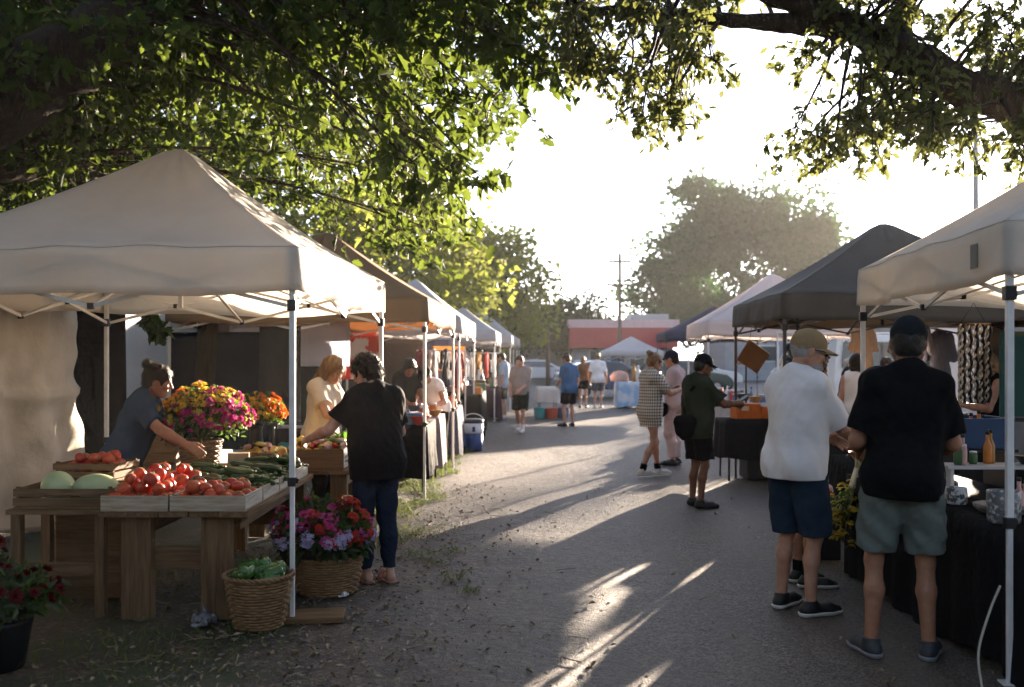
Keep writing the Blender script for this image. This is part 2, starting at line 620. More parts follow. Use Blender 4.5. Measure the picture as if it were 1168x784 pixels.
    if bottom:
        v = Vol(lo, hi, hh)
        inf = .008 + bot_loose * .35
        v.ell(T(0, -.005, .955), np.array((.162 * w, .116, .115)) * s + inf, M, .05)
        for sd in (1, -1):
            v.ell(T(sd * .072 * w, -.05, .925), np.array((.088, .09, .095)) * s + inf, M, .05)
            t = min(bottom_to, 1.)
            lm = .8 + .2 * w
            v.cap(hip[sd], hip[sd] + (kn[sd] - hip[sd]) * t, .094 * s * lm + bot_loose * .6, (.094 - .034 * t) * s * lm + .008 + bot_loose, .035, cut=(None, None if bottom_to > 1 else .985))
            if bottom_to > 1:
                t = min(bottom_to - 1, 1)
                kb = kn[sd] + (an[sd] - kn[sd]) * .33 - fdir[sd] * .018 * s
                e = kn[sd] + (an[sd] - kn[sd]) * t
                v.cap(kn[sd], kb, .058 * s * lm + bot_loose * .8, .06 * s * lm + bot_loose * .7, .03)
                v.cap(kb, e, .06 * s * lm + bot_loose * .7, .043 * s + bot_loose, .03, cut=(None, .99))
        if belly:
            v.ell(T(0, .065, 1.03), np.array((.12, .09, .1)) * s * (.6 + .4 * belly) + inf, M, .05)
        v.plane(T(0, 0, 1.04), up)
        garment('shorts' if bottom_to <= 1 else 'trousers', v, bottom, .007, 34., .9)
    # ---- shoes
    for sd in (1, -1):
        fd = fdir[sd]; x = np.cross(fd, (0, 0, 1))
        a0 = an[sd]
        base = a0[2] - .085 * s
        c0 = np.array((a0[0], a0[1], base))
        hl, ba, to = c0 - fd * .045 * s, c0 + fd * .12 * s - x * 0, c0 + fd * .178 * s
        if shoes:
            FZ = np.array((0, 0, 1.))
            v = Vol(np.minimum(hl, to) - .1, np.maximum(hl, to) + .1 + FZ * .1, max(h * .8, .005))
            v.cap(hl + FZ * .04 * s, ba + FZ * .036 * s, .041 * s, .043 * s, .03)
            v.cap(ba + FZ * .032 * s, to + FZ * .028 * s, .044 * s, .034 * s, .02, flat=((0, 0, 1), .8))
            v.cap(a0 - FZ * .03 * s - fd * .01, a0 + FZ * .012 * s - fd * .012, .047 * s, .046 * s, .02, cut=(None, 1))
            v.plane((0, 0, base + (.024 if sole else .004)), (0, 0, -1))
            P, Q = v.mesh()
            sh = link('shoe', np_mesh('shoe', P, Q), shoes, root)
            if sole:
                v = Vol(np.minimum(hl, to) - .1, np.maximum(hl, to) + .1, max(h * .8, .005))
                v.cap(hl + FZ * .03 * s, ba + FZ * .03 * s, .046 * s, .049 * s, .02)
                v.cap(ba + FZ * .03 * s, to + FZ * .028 * s, .049 * s, .04 * s, .02)
                v.plane((0, 0, base + .003), (0, 0, -1)); v.plane((0, 0, base + .028), (0, 0, 1))
                P, Q = v.mesh()
                link('sole', np_mesh('sole', P, Q), sole, sh)
        if socks:
            v = Vol(a0 - .12, a0 + .2, max(h * .9, .006))
            v.cap(a0 - np.array((0, 0, .03)) - fd * .01, a0 + (kn[sd] - a0) * .22 - fd * .012, .043 * s, .05 * s, .01, cut=(None, 1))
            P, Q = v.mesh()
            link('sock', np_mesh('sock', P, Q), socks, root)
        if sandals:
            FZ = np.array((0, 0, 1.))
            v = Vol(np.minimum(hl, to) - .1, np.maximum(hl, to) + .12, .006)
            v.cap(hl + FZ * .02, ba + FZ * .02, .042 * s, .046 * s, .02); v.cap(ba + FZ * .02, to + FZ * .02, .046 * s, .042 * s, .02)
            v.plane((0, 0, base + .002), (0, 0, -1)); v.plane((0, 0, base + .02), (0, 0, 1))
            P, Q = v.mesh()
            sn = link('sandal', np_mesh('sandal', P, Q), sandals, root)
            mb = MB()
            for off in (.07, .11):
                pth = [c0 + fd * off * s + x * .048 * s * math.cos(t) + FZ * (.02 + .058 * s * math.sin(t)) for t in np.linspace(0, PI, 9)]
                mb.tube(pth, .009, 6)
            mb.build('strap', sandals, sn, True)
    # ---- head wear and hair
    hs = max(h * .8, .005)
    def hv():
        return Vol(hc - .3 * s - np.array((0, 0, .3 if hair_style in ('long', 'pony') else 0)), hc + .26 * s, hs)
    if hair:
        v = hv()
        st = hair_style
        if st == 'bald':
            v.ell(Hp(0, -.012, .018), np.array((.079, .1, .085)) * s * HS, HM, .01)
            v.plane(Hp(0, 0, .05), HM @ np.array((0, .25, 1)))
        else:
            fluff = {'curly': .014, 'short': .006, 'bun': .008, 'long': .01, 'pony': .007, 'crop': .003}[st]
            v.ell(Hp(0, -.014, .034), (np.array((.0785, .1, .092)) + fluff) * s * HS, HM, .01)
            v.ell(Hp(0, -.045, -.01), (np.array((.07, .066, .075)) + fluff) * s * HS, HM, .02)
        # clear the face and the ears
        v.ell(Hp(0, .1, -.035), np.array((.066, .085, .095)) * s * HS, HM, .015, carve=True)
        if st in ('short', 'curly', 'crop', 'bald', 'pony', 'bun'):
            for sd in (1, -1):
                v.ell(Hp(sd * .085, .012, -.03), np.array((.03, .034, .048)) * s * HS, HM, .01, carve=True)
            v.plane(Hp(0, -.05, -.085), HM @ np.array((0, .5, -1)))
        if st == 'bun':
            v.ell(Hp(0, -.105, .1), np.array((.045, .045, .04)) * s * HS, HM, .02)
        if st == 'pony':
            v.cap(Hp(0, -.1, .03), Hp(0, -.15, -.04), .028 * s, .034 * s, .02); v.cap(Hp(0, -.15, -.04), Hp(0, -.15, -.17), .034 * s, .012 * s, .03)
        if st == 'long':
            v.cap(Hp(0, -.055, .0), Hp(0, -.075, -.14), .084 * s, .085 * s, .05, flat=(HM[:, 1], .62))
            v.cap(Hp(0, -.075, -.13), T(0, -.11, 1.3), .085 * s, .06 * s, .05, flat=(HM[:, 1], .5))
            for sd in (1, -1):
                v.cap(Hp(sd * .078, .015, .03), Hp(sd * .08, .0, -.15), .026 * s, .032 * s, .03)
                v.cap(Hp(sd * .08, .0, -.15), Hp(sd * .07, .01, -.25), .032 * s, .012 * s, .03)
            v.ell(Hp(0, .12, -.05), np.array((.056, .09, .1)) * s * HS, HM, .015, carve=True)
        v.rough({'curly': .006, 'short': .003, 'bun': .0028, 'long': .004, 'pony': .003, 'crop': .0015, 'bald': .003}[st], {'curly': 130, 'short': 150}.get(st, 120), seed)
        P, Q = v.mesh()
        ho = link('hair', np_mesh('hair', P, Q), hair, root)
        if h < .0065:
            strands(P, Q, st, hair, ho, hc, s, seed)
    if beard:
        v = hv()
        v.ell(Hp(0, .04, -.075), np.array((.063, .064, .05)) * s * HS, HM, .01)
        v.ell(Hp(0, .1, -.05), np.array((.022, .03, .012)) * s * HS, HM, .01, carve=True)
        v.plane(Hp(0, .0, -.045), HM @ np.array((0, .25, 1)))
        v.plane(Hp(0, -.01, 0), HM @ np.array((0, -1, 0)))
        v.rough(.003, 160, seed)
        P, Q = v.mesh()
        link('beard', np_mesh('beard', P, Q), beard, root)
    if cap:
        v = hv()
        v.ell(Hp(0, -.012, .046), np.array((.087, .108, .094)) * s * HS, HM, .01)
        v.plane(Hp(0, 0, .018), HM @ np.array((0, .24, -1)))
        P, Q = v.mesh()
        cp = link('cap', np_mesh('cap', P, Q), cap, root)
        mb = MB()
        sg = -1 if back_cap else 1
        n, mI = 13, 7
        for zz in (0, -.006):
            G = np.zeros((mI, n, 3))
            for i in range(mI):
                for j in range(n):
                    t = (j / (n - 1) - .5) * 2
                    a = t * 1.15
                    r0 = np.array((.084 * math.sin(a), .104 * math.cos(a) - .012))
                    e = i / (mI - 1)
                    ext = .082 * e * math.cos(t * PI / 2) ** .55
                    x_, y_ = r0[0] * (1 - .05 * e), r0[1] + ext
                    G[i, j] = Hp(x_, sg * (y_ + .0), .045 - .012 * e - .022 * t * t - .12 * ext * .6 + zz)
            mb.grid(G)
        mb.build('visor', cap, cp, True)
    if glasses:
        mb = MB()
        for sd in (1, -1):
            mb.ball(Hp(sd * .034, .098, .01), np.array((.029, .007, .02)) * s, 12, rot=HM)
            mb.tube([Hp(sd * .06, .09, .018), Hp(sd * .078, .04, .016), Hp(sd * .08, -.02, .012)], .0035, 6)
        mb.tube([Hp(-.012, .105, .014), Hp(.012, .105, .014)], .004, 6)
        mb.build('sunglasses', glasses, root, True)
    Mw = np.array(root.matrix_basis) if False else None
    cz, sz = math.cos(-R(heading)), math.sin(-R(heading))
    def world(p):
        p = np.array(p, float)
        return Vector((loc[0] + cz * p[0] - sz * p[1], loc[1] + sz * p[0] + cz * p[1], (loc[2] if len(loc) > 2 else 0) + p[2]))
    info = dict(rw=world(wr[1]), lw=world(wr[-1]), rhand=world(wr[1] + unit(wr[1] - el[1]) * .09 * s), lhand=world(wr[-1] + unit(wr[-1] - el[-1]) * .09 * s), head=world(hc), hip=world(hip[1]), T=lambda *a: world(T(*a)))
    return root, info

def strands(P, Q, st, hair, ho, hc, s, seed):
    g = np.random.default_rng(seed + 50)
    fn = np.cross(P[Q[:, 2]] - P[Q[:, 0]], P[Q[:, 3]] - P[Q[:, 1]])
    fn /= np.maximum(np.linalg.norm(fn, axis=1, keepdims=True), 1e-12)
    fc = P[Q].mean(1)
    k = g.integers(0, len(Q), 1700)
    p, n = fc[k] - fn[k] * .003, fn[k]
    dn = np.array((0, 0, -1.))
    flow = {'long': dn * 1., 'pony': dn * .5, 'bun': -dn * .2, 'curly': dn * .0, 'short': dn * .5, 'crop': dn * .5, 'bald': dn * .6}[st]
    t = flow + g.normal(size=p.shape) * {'long': .22, 'curly': .8, 'bun': .6}.get(st, .45)
    t -= (t * n).sum(1, keepdims=True) * n
    t /= np.maximum(np.linalg.norm(t, axis=1, keepdims=True), 1e-6)
    L = {'long': .085, 'curly': .03, 'bun': .035, 'crop': .014, 'bald': .018}.get(st, .03) * s * g.uniform(.5, 1.3, (len(p), 1))
    w = np.cross(n, t) * .0011
    lift = {'long': .012, 'curly': .016}.get(st, .01)
    V = []
    for e, up_, ww in ((0, 0, 1), (.4, .55, 1), (.75, .8, .8), (1, .7 if st != 'curly' else .2, .3)):
        c = p + t * L * e + n * (lift * up_ * s)
        V += [c - w * ww, c + w * ww]
    V = np.stack(V, 1)
    F = (np.arange(len(p)) * 8)[:, None, None] + np.array([[0, 1, 3, 2], [2, 3, 5, 4], [4, 5, 7, 6]])
    link('loose_strands', np_mesh('loose_strands', V.reshape(-1, 3), F.reshape(-1, 4), True), hair, ho)

def hand(v, e, wpos, sd, s, curl, M):
    d = unit(wpos - e)
    inward = M[:, 0] * -sd
    # palm normal faces inward/down
    nrm = inward * .8 + np.array((0, 0, -.5))
    nrm = unit(nrm - (nrm @ d) * d)
    side = np.cross(d, nrm) * -sd         # towards the thumb side chosen so the thumb points forward / up
    if side @ (M[:, 1] * .6 + np.array((0, 0, .8))) < 0:
        side = -side
    for i, (off, ln) in enumerate(((.027, .95), (.009, 1.05), (-.009, 1.0), (-.026, .82))):
        k0 = wpos + d * .082 * s + side * off * s
        v.cap(wpos + d * .005 + side * off * .5 * s, k0, .0155 * s, .0115 * s, .018)
        p, ang = k0, .15
        for j, L in enumerate((.044, .027, .022)):
            ang += curl * (.55 if j == 0 else .7) + i * .05
            q = p + (d * math.cos(ang) + nrm * math.sin(ang)) * L * ln * s
            r = (.0098, .0088, .0078)[j] * s
            v.cap(p, q, r, r * .94, .006)
            p = q
    b = wpos + d * .02 * s + side * .022 * s
    t1 = b + unit(d * .75 + side * .75 + nrm * .35) * .046 * s
    t2 = t1 + unit(d * 1. + side * .25 + nrm * .45 * (.5 + curl)) * .032 * s
    t3 = t2 + unit(d * 1. + nrm * .6 * (.5 + curl)) * .025 * s
    v.cap(b, t1, .016 * s, .0115 * s, .014); v.cap(t1, t2, .0115 * s, .01 * s, .006); v.cap(t2, t3, .01 * s, .0085 * s, .006)
# ------------------------------------------------------------------ market tents
def canvas(name, col, col2, trans, tcol=None):
    return mat(name, col, .8, col2, 2.2, .55, 7, trans=trans, tcol=tcol, spec=.1, bdist=.02, detail=6, contrast=(.3, .7))

CREAM = canvas('cream canvas', (.86, .84, .81), (.7, .67, .63), .55, (.88, .83, .76))
WHITE = canvas('white canvas', (.82, .8, .8), (.74, .72, .73), .55, (.84, .76, .72))
TAN = canvas('tan canvas', (.4, .29, .2), (.32, .23, .155), .38, (.5, .3, .16))
GREY = canvas('grey canvas', (.13, .125, .118), (.1, .096, .09), .16, (.3, .24, .17))
BLUEWHITE = canvas('bluish white canvas', (.68, .7, .76), (.6, .62, .68), .48, (.7, .67, .66))
NAVY = canvas('navy canvas', (.025, .035, .075), (.018, .026, .055), .12)

def tent(label, cx, cy, rz, w, d, fab, ze=2.3, zp=3.25, val=.27, leg=WHITE_METAL, seed=1, detail=2, sag=.05, group=None, clamp_z=.86, valance_fab=None):
    root = thing('canopy_tent', label, 'canopy tent', (cx, cy, 0), rz, group)
    g = np.random.default_rng(seed)
    hw, hd = w / 2, d / 2
    n = {0: 8, 1: 14, 2: 26}[detail]
    cor = [np.array(c, float) for c in ((-hw, -hd), (hw, -hd), (hw, hd), (-hw, hd))]
    per = []
    for k in range(4):
        for i in range(n):
            per.append((cor[k] + (cor[(k + 1) % 4] - cor[k]) * i / n, i / n))
    rows = {0: 6, 1: 9, 2: 18}[detail]
    ph = g.random(12) * 6
    V, m = [], len(per)
    for r in range(rows + 1):
        v = r / rows                                     # 0 eave, 1 peak
        v = v * .985
        for (p, u) in per:
            q = p * (1 - v)
            base = ze + (zp - ze) * (.8 * v + .2 * v * v)
            mid = math.sin(PI * u)
            z = base - sag * mid * math.sin(PI * min(v * 1.25, 1)) * 1.2
            z += .017 * math.sin(7 * q[0] + 3 * q[1] + ph[0]) * math.sin(5 * q[1] - 4 * q[0] + ph[1]) * mid * (1 - v)
            z += .014 * math.sin(u * 2 * PI * 5 + v * 9 + ph[2]) * mid * v * (1 - v) * 3
            V.append((q[0], q[1], z - .025 * max(0, v - .93) / .055))
    F = []
    for r in range(rows):
        for j in range(m):
            j2 = (j + 1) % m
            F.append((r * m + j, r * m + j2, (r + 1) * m + j2, (r + 1) * m + j))
    F.append(tuple(rows * m + j for j in range(m)))
    mi = [0] * len(F)
    # valance
    b0 = 0
    vr = {0: 2, 1: 3, 2: 5}[detail]
    prev = list(range(m))
    for r in range(1, vr + 1):
        e = r / vr
        cur = []
        for j, (p, u) in enumerate(per):
            side = j // n
            nrm = np.array(((0, -1), (1, 0), (0, 1), (-1, 0))[side], float)
            mid = math.sin(PI * u) ** .5
            off = e * mid * (.026 * math.sin(u * 19 + ph[3 + side]) + .016 * math.sin(u * 43 + ph[7 + side] + 2 * e) + .008 * math.sin(u * 90 + 4 * e)) + .012 * e
            q = p + nrm * off + (p / np.linalg.norm(p)) * .006
            zz = ze - val * e - .018 * e * mid * math.sin(u * 9 + ph[side]) - .03 * e * math.sin(PI * u)
            cur.append(len(V))
            V.append((q[0], q[1], zz))
        for j in range(m):
            j2 = (j + 1) % m
            F.append((cur[j], cur[j2], prev[j2], prev[j]))
            mi.append(1 if valance_fab else 0)
        prev = cur
    me = np_mesh('canopy', np.array(V), F, True, mi=mi)
    o = link('canopy', me, [fab, valance_fab or fab], root)
    o2 = o.modifiers.new('Solidify', 'SOLIDIFY'); o2.thickness = .0025; o2.offset = 1
    if detail > 1:
        sm = MB()
        VV = np.array(V)
        for k in range(4):
            sm.tube([VV[r * m + k * n] + (0, 0, .002) for r in range(rows + 1)], .005, 5)
        lp = [VV[j] * (1.002, 1.002, 1) for j in range(m)] + [VV[0] * (1.002, 1.002, 1)]
        sm.tube(lp, .0035, 4, cap=False)
        sm.build('seam_tape', fab, root, True)
    # legs
    for k, c in enumerate(cor):
        sx, sy = np.sign(c)
        x, y = c[0] - sx * .025, c[1] - sy * .025
        mb = MB()
        mb.box((x, y, (ze - .01 + clamp_z) / 2), (.034, .034, ze - .01 - clamp_z))
        mb.box((x, y, clamp_z / 2 + .02), (.027, .027, clamp_z + .04 - .006))
        lg = mb.build('leg', leg, root, bevel=.003)
        if detail:
            MB().box((x, y, clamp_z), (.05, .05, .055)).box((x + .03, y, clamp_z + .005), (.018, .02, .03)).build('slider', BLACK_PLASTIC, lg, bevel=.004)
            MB().box((x, y, .004), (.085, .085, .008)).build('foot_plate', leg, lg)
            MB().box((x, y, ze - .36), (.055, .055, .07)).build('corner_bracket', BLACK_PLASTIC, lg, bevel=.004)
    if detail:
        dn = Vector((0, 0, 1))
        for k in range(4):
            a, b = cor[k] * (1 - .03), cor[(k + 1) % 4] * (1 - .03)
            P = lambda t, z: np.array((*(a + (b - a) * t), z))
            zt, zb = ze - .06, ze - .36
            mb = MB()
            nr = np.array((*((a + b) / np.linalg.norm(a + b)), 0)) * .009
            mb.bar(P(.01, zt) + nr, P(.5, zb) + nr, .012, .024); mb.bar(P(.01, zb) - nr, P(.5, zt) - nr, .012, .024)
            mb.bar(P(.5, zt) + nr, P(.99, zb) + nr, .012, .024); mb.bar(P(.5, zb) - nr, P(.99, zt) - nr, .012, .024)
            tr = mb.build('truss', leg, root)
            if detail > 1:
                for t, z in ((.255, ze - .21), (.5, zt), (.5, zb), (.745, ze - .21)):
                    MB().box(P(t, z), (.035, .035, .04)).build('joint', BLACK_PLASTIC, tr, bevel=.004)
        mb = MB()
        for k in range(4):
            md = (cor[k] + cor[(k + 1) % 4]) / 2 * .97
            mb.bar((*md, ze - .36), (0, 0, ze + .12), .022, .013)
            mb.bar((*md, ze - .06), (0, 0, ze - .2), .022, .013)
        mb.box((0, 0, (ze - .3 + zp - .08) / 2), (.03, .03, zp - .08 - ze + .3))
        mb.build('centre_mast', leg, root)
    return root

def sheet(name, label, cat, P, m, group=None, thick=.003):
    """a hanging sheet over the grid of points P"""
    mb = MB(); mb.grid(np.array(P))
    o = mb.build(name, m, None, True, thick=thick)
    return tag(o, label, cat, group)

def hang(a, b, z0, z1, n=30, mr=16, amp=.03, seed=0, freq=9, bottom=None):
    """points of a cloth hung from a to b (x,y) between heights z1 (top) and z0"""
    g = np.random.default_rng(seed); ph = g.random(6) * 6
    a, b = np.array(a, float), np.array(b, float)
    d = b - a; L = np.linalg.norm(d); nr = np.array((-d[1], d[0])) / L
    P = np.zeros((mr, n, 3))
    for i in range(mr):
        e = i / (mr - 1)
        for j in range(n):
            u = j / (n - 1)
            o = amp * (.25 + .75 * e) * (math.sin(u * freq * L + ph[0] + 1.2 * e) + .6 * math.sin(u * freq * 2.3 * L + ph[1] - 2 * e) + .35 * math.sin(e * 11 + u * 5 + ph[2]))
            q = a + d * u + nr * o
            zb = z0 + (bottom(u) if bottom else 0)
            P[i, j] = (q[0], q[1], z1 + (zb - z1) * e)
    return P

# the tents
tA = tent('large cream canopy tent over the vegetable and flower stall', -2.54, 7.63, R(-3), 2.6, 3.0, CREAM, seed=3)
tB = tent('tan canopy tent behind the vegetable stall', -2.40, 12.95, R(-2.5), 3.0, 3.2, TAN, seed=5, zp=3.28)
tC = tent('white canopy tent next along after the tan tent', -1.78, 18.4, R(-2.5), 1.95, 3.2, BLUEWHITE, seed=6, detail=1, zp=3.1)
tD = tent('bluish white canopy tent fourth along the row beyond the cooler', -1.32, 26.8, R(-2), 1.9, 3.0, BLUEWHITE, seed=7, detail=1, zp=3.0)
tE = tent('small looking white canopy tent fifth along the row from the vegetable stall', -.98, 31.6, R(-2), 2.0, 3.0, BLUEWHITE, seed=8, detail=1, zp=3.12)
tF = tent('pale canopy tent at the far end of the row opposite the white small tent', -.75, 36.2, R(-2), 2.0, 3.0, WHITE, seed=9, detail=1, zp=3.1)
tR1 = tent('weathered off white canopy tent above the man in black tee', 4.05, 6.22, R(-5.5), 2.95, 2.9, CREAM, seed=11, clamp_z=.8)
tR2 = tent('dark grey canopy tent between two white tents', 4.41, 11.85, R(-2.5), 3.0, 2.9, GREY, seed=12, leg=DARK_METAL)
tR3 = tent('bright white canopy tent beside the dark grey tent', 5.2, 19.9, R(-3), 3.0, 3.0, WHITE, seed=13, zp=3.32)
tR4 = tent('navy blue canopy tent behind the bright white one', 7.3, 36, R(-3), 3.8, 3.4, NAVY, seed=14, detail=1, leg=DARK_METAL, ze=2.5, zp=3.5)
tR5 = tent('small white canopy tent standing alone in front of the red building', 5.5, 46, R(4), 2.5, 2.5, WHITE, seed=15, detail=1, ze=1.9, zp=2.62, val=.2)
tR6 = tent('white canopy tent standing in the back row behind the grey tent', 8.6, 13.2, R(3), 3.0, 3.0, WHITE, seed=16, detail=1, zp=2.95, ze=2.15)
tB2 = tent('white canopy tent in the back row behind the cream one', -7.0, 18.5, R(2), 3.0, 3.0, BLUEWHITE, seed=17, detail=1, zp=3.0)

PATCH = canvas('faded patch', (.3, .3, .28), (.22, .22, .21), .2)
MB().box((-1.488, -1.05, 2.16), (.004, .1, .13)).build('sewn_patch', PATCH, tR1)
MB().box((-.62, -1.532, 2.17), (.12, .004, .2)).build('sewn_patch', canvas('blue grey patch', (.42, .45, .5), (.36, .39, .44), .3), tA)
tent('unseen cream canopy tent added beside the viewer to block sky light', -3.6, -.3, R(-3), 3.0, 3.0, CREAM, seed=23, detail=1)  # out-of-view tent added to keep low sky light off the left stall
sheet('tarp', 'unseen dark tarp added left of the viewer to block sky light', 'tarp', hang((-5.2, 1.2), (-2.1, 1.25), .0, 2.1, 24, 10, .03, 31, 5), cloth('black tarp', (.012, .012, .014)))  # out-of-view sheet added with that tent to darken the left foreground
# tarps and sheets at the back of the left row
SHEET_TAN = mat('creased tan sheet', (.68, .61, .52), .85, (.56, .5, .42), 2.2, .5, 7, trans=.25, tcol=(.55, .44, .3), spec=.1, bdist=.04)
P = hang((-4.38, 5.6), (-4.08, 9.35), .12, 2.24, 70, 44, .07, 3, 5, lambda u: .05 - .08 * math.sin(u * 9) + .25 * max(0, u - .8))
for i in range(44):
    for j in range(70):
        P[i, j, 0] += .012 * math.sin(i * .9 + j * .5) + .014 * math.sin(i * .37 - j * .71 + 2) + .01 * math.sin(j * 1.3 + .2 * i)
        P[i, j, 0] += .05 * math.exp(-((i / 43 - .45) / .03) ** 2) - .035 * math.exp(-((j / 69 - .42) / .03) ** 2) + (i / 43) ** 2 * .18 * math.sin(j / 69 * 7)
sheet('side_wall_sheet', 'creased tan sheet hung as the side wall of the cream tent', 'tent wall', P, SHEET_TAN)
TARP_W = mat('white tarp', (.82, .84, .88), .6, (.72, .74, .8), 3, .4, 6, trans=.55, spec=.4, bdist=.03)
TARP_N = mat('navy tarp', (.01, .022, .042), .7, (.007, .015, .03), 3, .3, 8, spec=.08, bdist=.02)
sheet('tarp', 'white plastic tarp hung behind the woman in the dark tee', 'tarp', hang((-5.0, 12.6), (-3.5, 12.4), .3, 2.3, 30, 22, .05, 4, 4), TARP_W)
sheet('tarp', 'dark navy tarp hung low beside the white tarp', 'tarp', hang((-4.2, 12.2), (-2.95, 12.1), .5, 1.93, 24, 14, .02, 5, 4), TARP_N)
sheet('tarp', 'charcoal cloth gathered on a line beside the navy tarp', 'tarp', hang((-2.92, 11.5), (-2.42, 11.4), 1.0, 1.98, 20, 14, .03, 6, 16, lambda u: .25 * (.5 - u)), cloth('charcoal cloth', (.05, .05, .052)))
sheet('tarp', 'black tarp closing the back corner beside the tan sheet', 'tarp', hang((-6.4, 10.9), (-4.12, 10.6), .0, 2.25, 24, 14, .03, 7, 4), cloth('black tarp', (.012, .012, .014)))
sheet('tarp', 'dim white tarp hung above the navy tarp', 'tarp', hang((-3.9, 13.6), (-2.2, 13.5), 1.5, 2.1, 20, 8, .03, 8, 4), TARP_W)
# back walls of the right row
sheet('tarp', 'pale grey tarp closing the back of the stall with the hanging macrame', 'tarp', hang((5.5, 9.6), (5.2, 6.6), .0, 2.1, 30, 16, .03, 9, 4), TARP_W)
sheet('tarp', 'blue grey tarp behind the macrame hanging', 'tarp', hang((4.55, 9.2), (5.2, 9.3), .3, 1.9, 20, 14, .025, 10, 4), mat('blue grey tarp', (.2, .22, .27), .7, (.16, .18, .22), 3, .3, 6, spec=.3))
sheet('tarp', 'grey tarp hung at the back of the dark grey tent', 'tarp', hang((5.95, 10.2), (5.8, 12.2), .0, 2.05, 24, 14, .03, 12, 4), GREY)
# ------------------------------------------------------------------ trees
HALF = [(.10, .12), (.27, .2), (.17, .36), (.40, .5), (.23, .66), (.25, .8)]
LOBED = np.array([(0, 0)] + HALF + [(0, 1.05)] + [(-x, y) for x, y in HALF[::-1]])
def leaf_mesh(name, P, D, N, S, lobed=True, fold=.3, width=1.):
    n = len(P)
    D = D / np.linalg.norm(D, axis=1, keepdims=True)
    X = np.cross(D, N); X /= np.maximum(np.linalg.norm(X, axis=1, keepdims=True), 1e-6)
    N = np.cross(X, D)
    T = LOBED if lobed else np.array([(0, 0), (.3, .5), (0, 1), (-.3, .5)])
    k = len(T)
    tx, ty = T[:, 0] * width, T[:, 1]
    tz = np.abs(tx) * fold - .26 * ty * ty
    V = P[:, None, :] + S[:, None, None] * (tx[None, :, None] * X[:, None, :] + ty[None, :, None] * D[:, None, :] + tz[None, :, None] * N[:, None, :] * (.3 + 1.9 * ((np.arange(n) * 37 % 101) / 101.))[:, None, None])
    o = (np.arange(n) * k)[:, None]
    if lobed:
        F = np.concatenate([o + np.array([0, 1, 2, 3, 4, 5, 6, 7]), o + np.array([7, 8, 9, 10, 11, 12, 13, 0])])
    else:
        F = o + np.array([0, 1, 2, 3])
    return np_mesh(name, V.reshape(-1, 3), F, False)

def leafmat(name, a, b, t, fac=.45, sp=.08):
    return mat(name, a, .6, b, 1.2, 0, island=.6, trans=fac, tcol=t, spec=sp, contrast=(.3, .7))
LEAF_L = leafmat('oak leaf green', (.008, .022, .005), (.022, .05, .011), (.16, .22, .03), .29, .08)
LEAF_R = leafmat('oak leaf dull', (.022, .035, .012), (.045, .06, .022), (.2, .22, .06), .33, .12)
LEAF_FAR = leafmat('far oak leaf', (.018, .042, .016), (.03, .062, .026), (.08, .14, .045), .25, .03)
LEAF_BIG = leafmat('broad oak leaf', (.016, .052, .016), (.03, .085, .028), (.07, .16, .04), .22, .02)
LEAF_LIGHT = leafmat('light green leaf', (.04, .065, .014), (.07, .1, .022), (.3, .34, .06), .42, .05)
BARK = mat('oak bark', (.05, .038, .028), .9, (.026, .02, .015), 9, .9, 22, stretch=(3, 3, .6), spec=.1, bdist=.03)

def inpoly(x, y, poly):
    c = False
    j = len(poly) - 1
    for i in range(len(poly)):
        xi, yi = poly[i]; xj, yj = poly[j]
        if (yi > y) != (yj > y) and x < (xj - xi) * (y - yi) / (yj - yi) + xi:
            c = not c
        j = i
    return c

def clumps_in(poly, n, y0, y1, r0, r1, g, keep=None):
    xs = [p[0] for p in poly]; ys = [p[1] for p in poly]
    out = []
    while len(out) < n:
        px, py = g.uniform(min(xs), max(xs)), g.uniform(min(ys), max(ys))
        if not inpoly(px, py, poly):
            continue
        p = at(px, py, g.uniform(y0, y1))
        if keep and not keep(p):
            continue
        out.append((np.array(p), g.uniform(r0, r1)))
    return out

